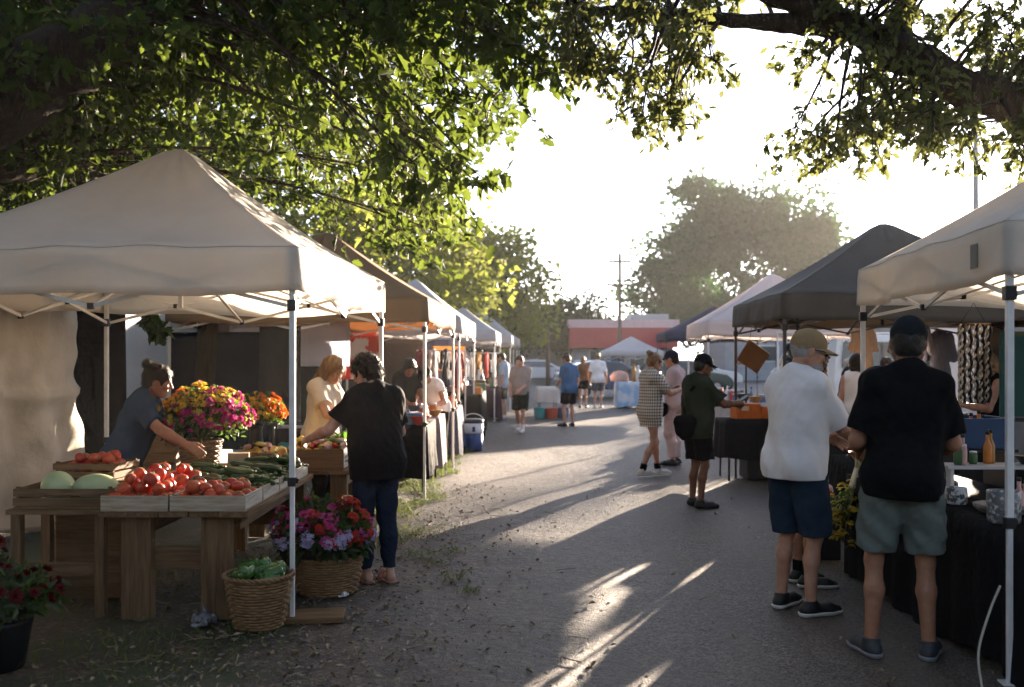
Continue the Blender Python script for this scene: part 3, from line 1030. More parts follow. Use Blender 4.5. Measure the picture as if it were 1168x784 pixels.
def big_tree(label, limbs, clumps, leaf, lsize, per, seed, bark=BARK, sprig=5):
    """limbs: list of (points, radii); each clump hangs on a branch from the nearest limb"""
    g = np.random.default_rng(seed)
    base = limbs[0][0][0]
    root = thing('oak_tree', label, 'tree', (base[0], base[1], 0))
    off = np.array((base[0], base[1], 0.))
    tr = MB()
    LP, LR = [], []
    for pts, rad in limbs:
        pts = np.array(pts, float); rad = np.array(rad, float)
        # smooth resample with a little wander
        n = len(pts) * 5
        t = np.linspace(0, len(pts) - 1, n)
        i0 = np.clip(t.astype(int), 0, len(pts) - 2); f = t - i0
        pm = pts[np.maximum(i0 - 1, 0)]; p0 = pts[i0]; p1 = pts[i0 + 1]; p2 = pts[np.minimum(i0 + 2, len(pts) - 1)]
        f_ = f[:, None]
        C = .5 * (2 * p0 + (p1 - pm) * f_ + (2 * pm - 5 * p0 + 4 * p1 - p2) * f_ ** 2 + (3 * p0 - pm - 3 * p1 + p2) * f_ ** 3)
        r = rad[i0] * (1 - f) + rad[i0 + 1] * f
        C += g.normal(size=C.shape) * r[:, None] * .12
        tr.tube(C - off, r * (1 + .08 * g.normal(size=n)), 14)
        LP.append(C); LR.append(r)
    LP = np.concatenate(LP); LR = np.concatenate(LR)
    tr.build('trunk', bark, root, True)
    br = MB()
    P, D = [], []
    for c, r in clumps:
        c = np.array(c)
        d = np.linalg.norm(LP - c, axis=1) + .5 * np.maximum(LP[:, 2] - c[2], 0)
        i = int(np.argmin(d + g.random(len(d)) * .5))
        a = LP[i]
        mid = (a + c) / 2 + np.array((0, 0, .18 * np.linalg.norm(c - a))) * .6 + g.normal(size=3) * .1
        t = np.linspace(0, 1, 7)[:, None]
        C = (1 - t) ** 2 * a + 2 * t * (1 - t) * mid + t ** 2 * c
        br.tube(C - off, np.linspace(min(LR[i] * .6, .024), .006, 7), 5)
        for q in range(sprig):
            e = g.normal(size=3); e /= np.linalg.norm(e)
            e = e * r * g.uniform(.5, 1.1); e[2] -= .12 * r
            s0 = C[g.integers(4, 7)]
            e = c + e
            m2 = (s0 + e) / 2 + g.normal(size=3) * .06
            tt = np.linspace(0, 1, 5)[:, None]
            W = (1 - tt) ** 2 * s0 + 2 * tt * (1 - tt) * m2 + tt ** 2 * e
            br.tube(W - off, np.linspace(.007, .003, 5), 3, cap=False)
            k = per
            u = g.uniform(.15, 1.0, k) ** .7
            pos = (1 - u[:, None]) ** 2 * s0 + 2 * u[:, None] * (1 - u[:, None]) * m2 + u[:, None] ** 2 * e
            dd = (e - s0) / max(np.linalg.norm(e - s0), 1e-6) * .6 + g.normal(size=(k, 3)) * .75
            dd[:, 2] -= .3
            P.append(pos + g.normal(size=(k, 3)) * .03 * r / .4); D.append(dd)
    br.build('branches', bark, root, True)
    P, D = np.concatenate(P), np.concatenate(D)
    N = g.normal(size=P.shape) * .75 + np.array((0, 0, 1.))
    S = lsize * g.uniform(.45, 1.3, len(P))
    link('crown', leaf_mesh('crown', P - off, D, N, S), leaf, root)
    return root

def tree(label, x, y, H, cr, seed, leaf=LEAF_FAR, n=9000, ls=.16, trunk_h=1.6, tr=.2, squash=.8, nclump=60, group=None, lean=0, name='oak_tree', spread=.26):
    g = np.random.default_rng(seed)
    root = thing(name, label, 'tree', (x, y, 0), 0, group)
    cz = H - cr * squash
    t = MB()
    top = np.array((lean, 0, trunk_h))
    t.tube([(0, 0, -.05), (lean * .3, .02, trunk_h * .5), top], [tr * 1.3, tr, tr * .85], 9)
    cl = []
    for i in range(nclump):
        d = g.normal(size=3); d /= np.linalg.norm(d)
        if d[2] < -.8:
            d[2] *= -.6
        rr = g.uniform(.45, 1.0) ** .6
        bump = 1 + .1 * math.sin(3 * math.atan2(d[1], d[0]) + seed) + .08 * math.sin(5 * d[2] + seed * 2)
        cl.append(np.array((lean + d[0] * cr * rr * bump, d[1] * cr * rr * bump, cz + d[2] * cr * squash * rr * bump)))
    for k in range(10):
        c = cl[k * (nclump // 10)]
        m = top * .4 + c * .6 + np.array((0, 0, -.15 * cr))
        tt = np.linspace(0, 1, 6)[:, None]
        t.tube((1 - tt) ** 2 * top + 2 * tt * (1 - tt) * m + tt ** 2 * c, np.linspace(tr * .55, tr * .1, 6), 6)
    t.build('trunk', BARK, root, True)
    cl = np.array(cl)
    ci = g.integers(0, nclump, n)
    sp = g.uniform(.6, 1.3, nclump)
    P = cl[ci] + np.clip(g.normal(size=(n, 3)), -1.9, 1.9) * (spread * cr * sp[ci])[:, None] * np.array((1, 1, .7))
    P = P[P[:, 2] > trunk_h * .75]
    n = len(P)
    D = (P - np.array((lean, 0, cz))) / cr + g.normal(size=(n, 3)) * .8
    N = g.normal(size=(n, 3)) + np.array((0, 0, .8))
    link('crown', leaf_mesh('crown', P, D, N, ls * g.uniform(.5, 1.4, n), lobed=False, width=1.25), leaf, root)
    return root

gT = np.random.default_rng(21)
def keepL(p):
    x, y, z = p
    if -4.5 < x < -1. and 5.9 < y < 9.4 and z < 3.75 - .35 * max(abs(x + 2.8), abs(y - 7.6)):
        return False
    if -4.2 < x < -.7 and 11 < y < 15 and z < 3.7 - .35 * max(abs(x + 2.5), abs(y - 12.95)):
        return False
    return z > 2.75
polyL = [(-90, -80), (640, -80), (622, 55), (590, 130), (548, 195), (508, 275), (470, 292), (440, 262), (330, 235), (215, 190), (120, 220), (-90, 262)]
clL = clumps_in(polyL, 125, 6.4, 9.5, .3, .5, gT, keepL) + clumps_in(polyL, 95, 9.5, 14., .4, .65, gT, keepL)
clL += clumps_in([(-90, -80), (420, -80), (330, 60), (220, 130), (-90, 260)], 210, 7.5, 15, .4, .6, gT, keepL)
clL += clumps_in([(250, -80), (630, -80), (600, 90), (545, 190), (480, 262), (380, 235), (300, 170)], 45, 12., 17., .45, .7, gT, keepL)
for i in range(200):     # unseen crown round the camera, thickened to cut sky light on the foreground
    clL.append((np.array((gT.uniform(-8.5, 1.0), gT.uniform(-4, 6.2), gT.uniform(4.3, 7.2))), gT.uniform(.5, .8)))
for i in range(60):
    clL.append((np.array((gT.uniform(-9, -4.6), gT.uniform(5, 13), gT.uniform(2.9, 6.5))), gT.uniform(.5, .8)))
clL.append((np.array(at(170, 366, 10.0)), .16)); clL.append((np.array(at(182, 380, 10.0)), .1))
limbL = [([(-5.7, 7.4, -.1), (-5.65, 7.35, 1.2), (-5.3, 7.25, 2.2), (-4.5, 7.1, 2.95), (-3.5, 7.0, 3.5), (-2.75, 7.0, 3.95), (-2.0, 7.1, 4.5), (-1.0, 7.4, 5.2)], [.42, .36, .32, .28, .25, .2, .15, .08]),
         ([(-5.3, 7.25, 2.2), (-5.0, 7.9, 3.6), (-4.2, 9.2, 4.6), (-3.0, 10.6, 5.0), (-1.9, 12.2, 5.3)], [.3, .24, .18, .12, .07]),
         ([(-5.5, 7.3, 1.9), (-5.6, 6.2, 3.4), (-5.0, 4.2, 4.6), (-3.6, 2.2, 5.4), (-2, .5, 5.9)], [.3, .24, .18, .13, .08]),
         ([(-4.5, 7.1, 2.95), (-4.3, 8.6, 3.3), (-4.5, 10.2, 3.5), (-4.2, 11.6, 3.6)], [.2, .15, .11, .07])]
big_tree('spreading oak whose crown hangs over the cream tent', limbL, clL, LEAF_L, .104, 12, 31, sprig=7)

polyR1 = [(612, -80), (850, -80), (838, 40), (800, 95), (785, 130), (745, 150), (715, 100), (690, 60), (640, 45)]
polyR2 = [(862, 75), (930, 50), (1060, 95), (1180, 150), (1260, 190), (1250, 215), (1150, 165), (1090, 160), (1010, 165), (930, 190), (885, 165), (905, 120)]
polyR3 = [(880, -80), (1280, -80), (1280, 120), (1180, 130), (1060, 70), (960, 25)]
polyR4 = [(600, 45), (650, 40), (690, 75), (640, 80)]
clR = clumps_in(polyR1, 46, 7.2, 9.8, .28, .42, gT) + clumps_in(polyR2, 40, 7.4, 10, .28, .42, gT) + clumps_in(polyR3, 50, 7.4, 11, .3, .5, gT) + clumps_in(polyR4, 6, 8, 9, .2, .3, gT)
for i in range(90):
    clR.append((np.array((gT.uniform(1.0, 8), gT.uniform(-3, 6.6), gT.uniform(4.4, 7))), gT.uniform(.5, .8)))
for i in range(40):
    clR.append((np.array((gT.uniform(5.6, 9), gT.uniform(5, 12), gT.uniform(3.8, 6.5))), gT.uniform(.5, .8)))
limbR = [([(6.9, 9.0, -.1), (6.8, 8.95, 1.6), (6.2, 8.8, 2.7), (5.0, 8.6, 3.5), (4.3, 8.55, 3.78), (3.55, 8.5, 4.1), (2.9, 8.45, 4.42), (2.15, 8.4, 4.72), (1.2, 8.3, 5.1)], [.42, .36, .28, .21, .18, .155, .13, .09, .05]),
         ([(3.0, 8.45, 4.38), (2.4, 8.5, 4.46), (1.9, 8.55, 4.52), (1.1, 8.6, 4.6), (.5, 8.6, 4.62)], [.11, .085, .07, .05, .03]),
         ([(6.6, 8.9, 2.4), (7.0, 8.0, 4.4), (6.2, 6.2, 5.6), (4.6, 3.8, 6.1), (3., 1.5, 6.3)], [.2, .13, .09, .07, .05])]
big_tree('oak reaching a thick bare limb over the right row of tents', limbR, clR, LEAF_R, .076, 12, 32, sprig=7)

# trees beyond the stalls
tree('broad dark oak beyond the white and grey tents', 26.2, 110, 20.2, 11.6, 143, LEAF_BIG, n=38000, ls=.6, nclump=210, squash=.8, trunk_h=2.0, tr=.7, spread=.105)
tree('sunlit light green oak right behind the left row of tents', -3.2, 29, 6.3, 2.7, 42, LEAF_LIGHT, 9000, .2, trunk_h=1.8, squash=.85, spread=.2)
tree('light green oak beside the end of the left row of tents', -1.0, 39, 6.4, 2.5, 43, LEAF_LIGHT, 7000, .22, trunk_h=1.5, squash=.9, spread=.2)
tree('tall oak standing behind the tan tent', -6.2, 24, 8.2, 3.6, 44, LEAF_LIGHT, 9000, .2, trunk_h=2, squash=.85, spread=.2)
tree('small pale round tree left of the red building', 5.3, 78, 6.0, 2.9, 45, LEAF_FAR, 4000, .36, trunk_h=1.3, spread=.2)
tree('pale tree peeking above the slope of the nearest right tent', 47.6, 110, 14.6, 6, 46, LEAF_LIGHT, 6000, .6, trunk_h=1.5, spread=.2)
for i, (x, y, h, c) in enumerate([(-9, 64, 8, 4), (-2.5, 72, 7, 3.6), (1.6, 84, 6, 3.4)]):
    tree(('hazy far tree behind the left tents', 'hazy far tree at the end of the lane', 'lowest hazy far tree in the gap above the walkers')[i], x, y, h, c, 60 + i, LEAF_FAR, 3500, .42, trunk_h=1.2, spread=.2, group='far trees closing the lane')
for i, (x, y, h, c) in enumerate([(-8.4, 16, 6, 2.6), (-8.8, 21.5, 6.6, 2.8), (-9.5, 11.5, 6, 2.6)]):
    tree(('dark tree in the shade behind the back row of tents', 'dark tree farther along behind the back row', 'dark tree behind the black tarp')[i], x, y, h, c, 70 + i, LEAF_FAR, 4500, .22, trunk_h=.7, squash=1.05, spread=.22, group='trees behind the left stalls')
for i, (x, y, h, c) in enumerate([(33, 74, 9, 4.5), (38, 58, 8, 4.5), (36, 44, 7, 4), (27, 27, 5, 3)]):
    tree(('hazy tree far beyond the broad dark oak', 'hazy tree beyond the back row of vans', 'hazy tree at the edge of the parking lot', 'shrubby tree beside the parking lot')[i], x, y, h, c, 80 + i, LEAF_FAR, 3500, .36, trunk_h=.9, spread=.2, group='trees round the parking lot')
for i, (x, y) in enumerate([(-10, -11), (-4.5, -13), (1.5, -12), (7, -12.5), (12, -9), (-12.5, -3), (-12, 3.5)]):  # unseen oaks added round the camera to block low sky light
    tree(['unseen shading oak added behind the viewer on the left', 'unseen shading oak added second behind the viewer', 'unseen shading oak added straight behind the viewer', 'unseen shading oak added behind the viewer on the right', 'unseen shading oak added far right behind the viewer', 'unseen shading oak added far left behind the viewer', 'unseen low shading oak added beside the row on the left'][i], x, y, 6.5, 3.4, 90 + i, LEAF_FAR, 3500, .34, trunk_h=.7, squash=.9, spread=.2, group='unseen oaks added to block sky light')
# thin trunk standing behind the stall
tk = thing('slim_tree', 'slim dark tree trunk between the navy tarp and the tent pole', 'tree', (-3.66, 11.75, 0))
MB().tube([(0, 0, -.1), (.02, 0, 1.2), (.08, .02, 2.2), (.05, .1, 3.6), (.25, .3, 5)], [.15, .12, .12, .1, .05], 12).build('trunk', BARK, tk, True)
g_ = np.random.default_rng(5)
P_ = np.array((.25, .3, 5)) + g_.normal(size=(900, 3)) * np.array((.6, .6, .45))
link('crown', leaf_mesh('crown', P_, g_.normal(size=(900, 3)), g_.normal(size=(900, 3)) + np.array((0, 0, .8)), .12 * g_.uniform(.6, 1.2, 900)), LEAF_L, tk)
# ------------------------------------------------------------------ left stalls: tables, crates, produce, flowers
gL = np.random.default_rng(99)
def wood_box(mb, c, s):
    mb.box(c, s)

def plank_table(label, x0, x1, y0, y1, zt, post, posts, rails, group=None):
    root = thing('wooden_table', label, 'table', ((x0 + x1) / 2, (y0 + y1) / 2, 0))
    ox, oy = (x0 + x1) / 2, (y0 + y1) / 2
    n = max(3, int((x1 - x0) / .17))
    wv = (x1 - x0) / n
    mb = MB()
    for i in range(n):
        mb.box((x0 + wv * (i + .5) - ox, gL.normal(0, .006), zt - .02), (wv - .006, y1 - y0, .036))
    mb.build('tabletop', WOOD_Y, root, bevel=.003)
    for (px, py) in posts:
        MB().box((px - ox, py - oy, (zt - .04) / 2), (post, post * .55, zt - .04)).build('leg', WOOD_Z, root, bevel=.006)
    for a, b, z, h in rails:
        d = np.array(b) - np.array(a)
        m = WOOD_X if abs(d[0]) > abs(d[1]) else WOOD_Y
        MB().bar((a[0] - ox, a[1] - oy, z), (b[0] - ox, b[1] - oy, z), .04, h).build('rail', m, root, bevel=.004)
    return root

plank_table('thick legged wooden table carrying the tomato crates', -2.52, -1.6, 6.05, 8.05, .685, .18,
            [(-2.32, 6.18), (-1.83, 6.18), (-2.32, 7.85), (-1.72, 7.85)],
            [((-2.23, 6.22), (-1.92, 6.22), .37, .14), ((-2.32, 6.3), (-2.32, 7.78), .56, .12), ((-1.74, 6.3), (-1.74, 7.78), .58, .1), ((-2.24, 7.88), (-1.8, 7.88), .37, .14)])
plank_table('second wooden table under the squash crates', -2.45, -1.34, 8.25, 9.12, .685, .14,
            [(-2.3, 8.35), (-1.45, 8.35), (-2.3, 9.0), (-1.42, 9.0)],
            [((-2.2, 8.35), (-1.52, 8.35), .3, .12), ((-1.43, 8.42), (-1.42, 8.94), .58, .1)])
MBs = MB()
bx = thing('wooden_stand', 'low dark stand under the melon crate', 'stand', (-2.83, 6.42, 0))
MB().box((0, 0, .66), (.62, .5, .03)).build('top', WOOD_X, bx)
for sx in (-.26, .26):
    for sy in (-.2, .2):
        MB().box((sx, sy, .322), (.06, .06, .644)).build('leg', WOOD_Z, bx)
MB().box((0, -.2, .3), (.46, .03, .08)).build('rail', WOOD_X, bx)

def crate(label, x, y, z, w, d, h, m=WOOD_X, end=None, slats=1, group=None, rz=0, cat='crate', name='wooden_crate'):
    root = thing(name, label, cat, (x, y, z), rz, group)
    t = .011
    sh = (h - .012) / slats
    for nm, c, s, mm in (('front_panel', (0, -d / 2 + t / 2), (w, t), m), ('back_panel', (0, d / 2 - t / 2), (w, t), m),
                         ('side_panel', (-w / 2 + t / 2, 0), (t, d - 2 * t - .002), end or WOOD_Y), ('side_panel', (w / 2 - t / 2, 0), (t, d - 2 * t - .002), end or WOOD_Y)):
        mb = MB()
        for k in range(slats):
            mb.box((c[0] + gL.normal(0, .001), c[1], .012 + sh * (k + .5)), (s[0], s[1], sh - (.012 if slats > 1 else 0)))
        mb.build(nm, mm, root, bevel=.0015)
    MB().box((0, 0, .006), (w - .004, d - .004, .011)).build('bottom', m, root)
    for sx in (-1, 1):
        for sy in (-1, 1):
            MB().box((sx * (w / 2 - t - .011), sy * (d / 2 - t - .011), h / 2 + .008), (.02, .02, h - .004)).build('corner_post', WOOD_Z, root)
    return root

ZT = .685
XC = [(-2.5, -2.09), (-2.08, -1.62)]
YC = [(6.04, 6.46), (6.48, 6.92), (6.94, 7.4), (7.42, 7.9)]
WASH_X = mat('washed pine long x', (.48, .41, .32), .75, (.3, .22, .14), 4, .5, 8, stretch=(1.2, 12, 14), spec=.2, bdist=.005)
names = {(0, 0): 'nearest tomato crate at the table corner by the melons', (1, 0): 'tomato crate with a white end at the front corner of the table',
         (0, 1): 'tomato crate in the second row beside the vendor', (1, 1): 'low white ended crate of zucchini behind the front tomatoes',
         (0, 2): 'crate of zucchini within reach of the vendor', (1, 2): 'crate of cucumbers third from the table front',
         (0, 3): 'empty looking crate under the mum basket', (1, 3): 'crate of long cucumbers at the back of the tomato table'}
for i, (a, b) in enumerate(XC):
    for j, (c, d) in enumerate(YC):
        crate(names[(i, j)], (a + b) / 2, (c + d) / 2, ZT, b - a, d - c, .095, WASH_X, WOOD_WHITE if i else WOOD_Y, group='flat crates on the tomato table')

# produce --------------------------------------------------
TOM = [mat('tomato ' + str(i), c, .3, c2, 5, .03, 20, spec=.45) for i, (c, c2) in enumerate([((.4, .025, .01), (.33, .016, .008)), ((.46, .06, .014), (.4, .03, .01)), ((.38, .018, .01), (.5, .11, .02))])]
def tomato_mesh(k):
    mb = MB()
    prof = []
    for i in range(11):
        t = PI * i / 10
        r = math.sin(t) * (1 + .05 * math.cos(2 * t)); z = -math.cos(t) * .8
        if i >= 9: z -= .1 * (i - 8) / 2 * (1 if i == 10 else .35)
        prof.append((max(r, 0), z))
    mb.lathe(prof, 18, f=lambda a, z: 1 + .04 * math.cos(5 * a + k) * (z + 1) / 2 + .03 * math.cos(2 * a + k * 2))
    for q in range(5):
        a = q * 1.257 + k
        c_, s_ = math.cos(a), math.sin(a)
        mb.add([(0, 0, .76), (.2 * c_ - .09 * s_, .2 * s_ + .09 * c_, .8), (.5 * c_, .5 * s_, .76), (.2 * c_ + .09 * s_, .2 * s_ - .09 * c_, .8)], [(0, 3, 2, 1)], 1)
    mb.tube([(0, 0, .72), (.03, .02, .98)], .05, 5, 1)
    return np_mesh('tomato', np.concatenate(mb.v), mb.f, True, mi=mb.m)
TOMM = [tomato_mesh(k) for k in range(3)]
for k, t in enumerate(TOMM): t.materials.append(TOM[k]); t.materials.append(mat('green stem', (.1, .13, .04), .6))
def tomatoes(x0, x1, y0, y1, z, r, layers, label, group, dome=.0):
    n = 0
    for L_ in range(layers):
        st = r * 1.86
        ins = L_ * r * .9 + r
        nx, ny = int((x1 - x0 - 2 * ins) / st) + 1, int((y1 - y0 - 2 * ins) / (st)) + 1
        for i in range(nx):
            for j in range(ny):
                fx = x0 + ins + (x1 - x0 - 2 * ins) * (i / max(nx - 1, 1)) + gL.normal(0, .009)
                fy = y0 + ins + (y1 - y0 - 2 * ins) * (j / max(ny - 1, 1)) + gL.normal(0, .009)
                if gL.random() < .07 * L_: continue
                o = bpy.data.objects.new('tomato', TOMM[gL.integers(0, 3)]); COL.objects.link(o)
                s = r * gL.uniform(.8, 1.18)
                o.scale = (s, s, s)
                o.location = (fx, fy, z + r * .85 + L_ * r * 1.3 + gL.normal(0, .008))
                o.rotation_euler = (gL.normal(0, .5), gL.normal(0, .5), gL.uniform(0, 6))
                tag(o, label, 'tomato', group); n += 1
    return n
zb = ZT + .03
for (i, j) in ((0, 0), (1, 0), (0, 1)):
    tomatoes(XC[i][0] + .01, XC[i][1] - .01, YC[j][0] + .01, YC[j][1] - .01, zb, .045, 3 if (i, j) != (1, 0) else 2, 'ripe red tomato heaped in the flat crates on the tomato table', 'tomatoes heaped on the tomato table')

ZUC = [mat('zucchini', (.014, .035, .012), .3, (.03, .07, .02), 20, .05, 40, stretch=(1, .15, 1), spec=.5), mat('pale zucchini', (.03, .075, .02), .35, (.06, .12, .035), 14, .05, 40, stretch=(1, .15, 1), spec=.5)]
YEL = [mat('yellow squash', (.55, .34, .03), .4, (.62, .42, .05), 6, spec=.45), mat('pale squash', (.6, .5, .12), .4, (.5, .42, .08), 6, spec=.45)]
PEP = [mat('red pepper', (.5, .02, .015), .25, (.38, .015, .01), 6, spec=.5), mat('pink radish', (.55, .12, .14), .35, (.6, .4, .36), 6)]
def long_veg(k, L=.2, r=.022, bend=.03, taper=.75):
    t = np.linspace(0, 1, 11)
    g = np.random.default_rng(k)
    pts = np.stack([bend * np.sin(t * PI) + .006 * np.sin(t * 7 + k), (t - .5) * L, np.zeros(11)], 1)
    rad = r * np.where(t < .12, np.sqrt(np.maximum(t / .12, .02)), np.where(t > .9, np.sqrt(np.maximum((1 - t) / .1, .02)), 1)) * (taper + (1 - taper) * t)
    mb = MB(); mb.tube(pts, rad, 10)
    mb.tube([pts[0], pts[0] + np.array((0, -.02, .004))], [.006, .008], 6, mi=1)
    return np_mesh('vegetable', np.concatenate(mb.v), mb.f, True, mi=mb.m)
STEM = mat('green stem', (.1, .13, .04), .6)
def veg_set(name, mats, label, cat, group, n, x0, x1, y0, y1, z, r, L, hump, ang=0, ja=.35, **kw):
    ms = []
    for k, m in enumerate(mats):
        for q in range(2):
            me = long_veg(k * 7 + q, L, r, **kw); me.materials.append(m); me.materials.append(STEM); ms.append(me)
    for i in range(n):
        o = bpy.data.objects.new(name, ms[gL.integers(0, len(ms))]); COL.objects.link(o)
        x, y = gL.uniform(x0 + .02, x1 - .02), gL.uniform(y0, y1)
        lay = i / n
        cx, cy_ = (x - (x0 + x1) / 2) / max((x1 - x0) / 2, .01), (y - (y0 + y1) / 2) / max((y1 - y0) / 2, .01)
        zz = z + r + hump * lay * (1 - .55 * max(abs(cx), abs(cy_)))
        o.location = (x, y, zz)
        s = gL.uniform(.85, 1.15); o.scale = (s, s, s)
        o.rotation_euler = (gL.normal(0, .12), gL.normal(0, .3), ang + gL.normal(0, ja))
        tag(o, label, cat, group)
veg_set('zucchini', ZUC, 'dark green zucchini piled beside the tomatoes', 'zucchini', 'zucchini piled on the tomato table', 46, XC[1][0] + .02, XC[1][1] - .02, YC[1][0] + .08, YC[1][1] - .08, zb + .01, .023, .21, .12, 1.2, .3)
veg_set('zucchini', ZUC, 'dark green zucchini piled under the reaching hand', 'zucchini', 'zucchini piled under the hand', 34, XC[0][0] + .08, XC[0][1] - .0, YC[2][0] + .02, YC[2][1] - .06, zb + .01, .023, .21, .11, 1.3, .3)
veg_set('cucumber', ZUC[:1], 'dark cucumber lying in the third crate row', 'cucumber', 'cucumbers in the third crate row', 34, XC[1][0] + .02, XC[1][1] - .02, YC[2][0] + .08, YC[2][1] - .08, zb + .01, .024, .24, .14, 1.15, .25)
veg_set('cucumber', ZUC[:1], 'long dark cucumber at the back of the tomato table', 'cucumber', 'cucumbers at the table back', 24, XC[1][0] + .03, XC[1][1] - .02, YC[3][0] + .08, YC[3][1] - .1, zb + .02, .027, .27, .13, 1.0, .25)

# melon crate and the tomato crate behind it
crate('dark slatted crate holding two pale melons', -2.80, 6.42, .677, .62, .44, .13, WOOD_X, slats=2)
MEL = mat('pale green melon', (.32, .4, .2), .4, (.42, .5, .28), 5, .1, 30, spec=.4, contrast=(.3, .7))
o = MB().ball((0, 0, 0), (.105, .1, .1), 24).build('melon', MEL, None, True); o.location = (-2.92, 6.4, .79); o.rotation_euler = (.2, .3, 0)
tag(o, 'round pale green melon on the left in the slatted crate', 'melon')
o = MB().ball((0, 0, 0), (.145, .092, .088), 24).build('melon', MEL, None, True); o.location = (-2.67, 6.4, .785); o.rotation_euler = (.1, .05, .15)
tag(o, 'oblong pale melon lying beside the round one', 'melon')
st = thing('wooden_crate', 'upturned crate propping up the small tomato crates', 'crate', (-2.82, 6.86, 0))
MB().box((0, 0, .395), (.5, .36, .79)).build('body', WOOD_X, st, bevel=.006)
crate('slatted crate of tomatoes behind the melons', -2.86, 6.86, .79, .44, .34, .12, WOOD_X, slats=2, rz=R(-8))
tomatoes(-3.05, -2.67, 6.73, 6.99, .835, .044, 2, 'red tomato in the slatted crate behind the melons', 'tomatoes behind the melons')
crate('small empty slatted crate leaning by the vendor', -2.62, 7.14, .72, .2, .3, .1, WOOD_X, slats=2, rz=R(20))

# squash table
zz = .685
cr = [(-2.3, -1.95, 8.3, 8.7), (-1.93, -1.62, 8.55, 9.05), (-1.78, -1.4, 8.27, 8.68), (-1.6, -1.36, 8.72, 9.08)]
lb = ['shallow crate of pale squash beside the flower basket', 'crate of yellow squash at the back of the second table', 'tall pine crate of squash and peppers with dark stencilled marks', 'crate of leafy greens next to the customer']
for (a, b, c, d), l in zip(cr, lb):
    k = crate(l, (a + b) / 2, (c + d) / 2, zz, b - a, d - c, .17 if 'tall' in l else .14, WOOD_X, WOOD_WHITE if 'tall' in l else WOOD_Y)
    if 'tall' in l:
        mb = MB(); g = np.random.default_rng(3)
        for row, yz in enumerate((.105, .065)):
            u = -.13
            while u < .13:
                w_ = g.uniform(.012, .03)
                mb.box(((b - a) / 2 + .002, u + w_ / 2, yz + g.normal(0, .004)), (.002, w_, g.uniform(.006, .02)), rotx(g.normal(0, .4)))
                u += w_ + g.uniform(.004, .014)
        mb.build('stencil_marks', BLACK_PLASTIC, k)
veg_set('squash', YEL, 'yellow squash in the stencilled pine crate', 'squash', 'squash in the stencilled crate', 16, -1.77, -1.41, 8.36, 8.58, zz + .11, .026, .19, .1, .6, .5)
veg_set('squash', YEL, 'yellow squash heaped in the back crate', 'squash', 'squash in the back crate', 26, -1.92, -1.63, 8.62, 8.98, zz + .08, .03, .2, .14, .4, .6)
veg_set('squash', YEL + [PEP[1]], 'pale squash lying in the crate by the flower basket', 'squash', 'squash by the flower basket', 22, -2.28, -1.97, 8.38, 8.62, zz + .08, .026, .19, .1, .4, .6)
veg_set('pepper', PEP, 'red pepper in the stencilled pine crate', 'pepper', 'peppers in the stencilled crate', 14, -1.77, -1.41, 8.34, 8.56, zz + .15, .026, .15, .07, .8, .6, taper=1.2)
veg_set('zucchini', ZUC[1:], 'mid green zucchini among the yellow squash', 'zucchini', 'zucchini among the squash', 9, -1.77, -1.41, 8.36, 8.6, zz + .16, .027, .2, .06, .9, .6)
gp = thing('leafy_greens', 'bunched leafy greens in the crate by the customer', 'greens', (-1.48, 8.9, zz + .1))
g = np.random.default_rng(4)
P_ = g.normal(size=(260, 3)) * np.array((.07, .1, .03)) + np.array((0, 0, .06))
link('leaves', leaf_mesh('leaves', P_, g.normal(size=(260, 3)) + np.array((.3, 0, .5)), g.normal(size=(260, 3)) + np.array((0, 0, 1)), g.uniform(.05, .1, 260)), mat('greens', (.03, .07, .015), .5, (.06, .12, .03), 3, island=1, trans=.3, tcol=(.15, .3, .03)), gp)

# baskets --------------------------------------------------
WICK = mat('wicker', (.27, .165, .08), .6, (.16, .09, .04), 12, .3, 90, spec=.3, contrast=(.3, .7))
def basket(label, x, y, z, r0, r1, h, ns=26, rows=15, m=WICK, handle=False, group=None):
    root = thing('wicker_basket', label, 'basket', (x, y, z), gL.uniform(0, 3), group)
    mb = MB()
    N = ns * 4
    for i in range(rows):
        e = (i + .5) / rows
        r = r0 + (r1 - r0) * (e ** .8)
        pts = []
        for j in range(N + 1):
            a = 2 * PI * j / N
            w_ = math.sin(a * ns / 2 + (i % 2) * PI) * .006
            pts.append(((r + w_) * math.cos(a), (r + w_) * math.sin(a), .01 + e * (h - .03) + .0015 * math.sin(a * 3 + i)))
        mb.tube(pts, (h / rows) * .5, 5, cap=False)
    mb.build('weave', m, root, True)
    mb = MB()
    for j in range(ns):
        a = 2 * PI * (j + .0) / ns
        mb.tube([((r0 + (r1 - r0) * (e ** .8)) * math.cos(a), (r0 + (r1 - r0) * (e ** .8)) * math.sin(a), .005 + e * (h - .02)) for e in np.linspace(0, 1, 5)], .0055, 5)
    mb.build('stakes', m, root, True)
    mb = MB()
    for q in (0, 1):
        pts = [((r1 + .008 + .006 * math.sin(18 * a + q * PI)) * math.cos(a), (r1 + .008 + .006 * math.sin(18 * a + q * PI)) * math.sin(a), h - .012 + .007 * math.cos(18 * a + q * PI)) for a in np.linspace(0, 2 * PI, 120)]
        mb.tube(pts, .009, 6, cap=False)
    mb.build('rim', m, root, True)
    MB().lathe([(0, .004), (r0, .004), (r0 * 1.0, .012), (0, .012)], 20).build('bottom', m, root)
    MB().lathe([(r0 * .93, .02), (r1 * .95, h * .9)], 24).build('liner', mat('basket inside', (.06, .04, .025), .8), root)
    return root

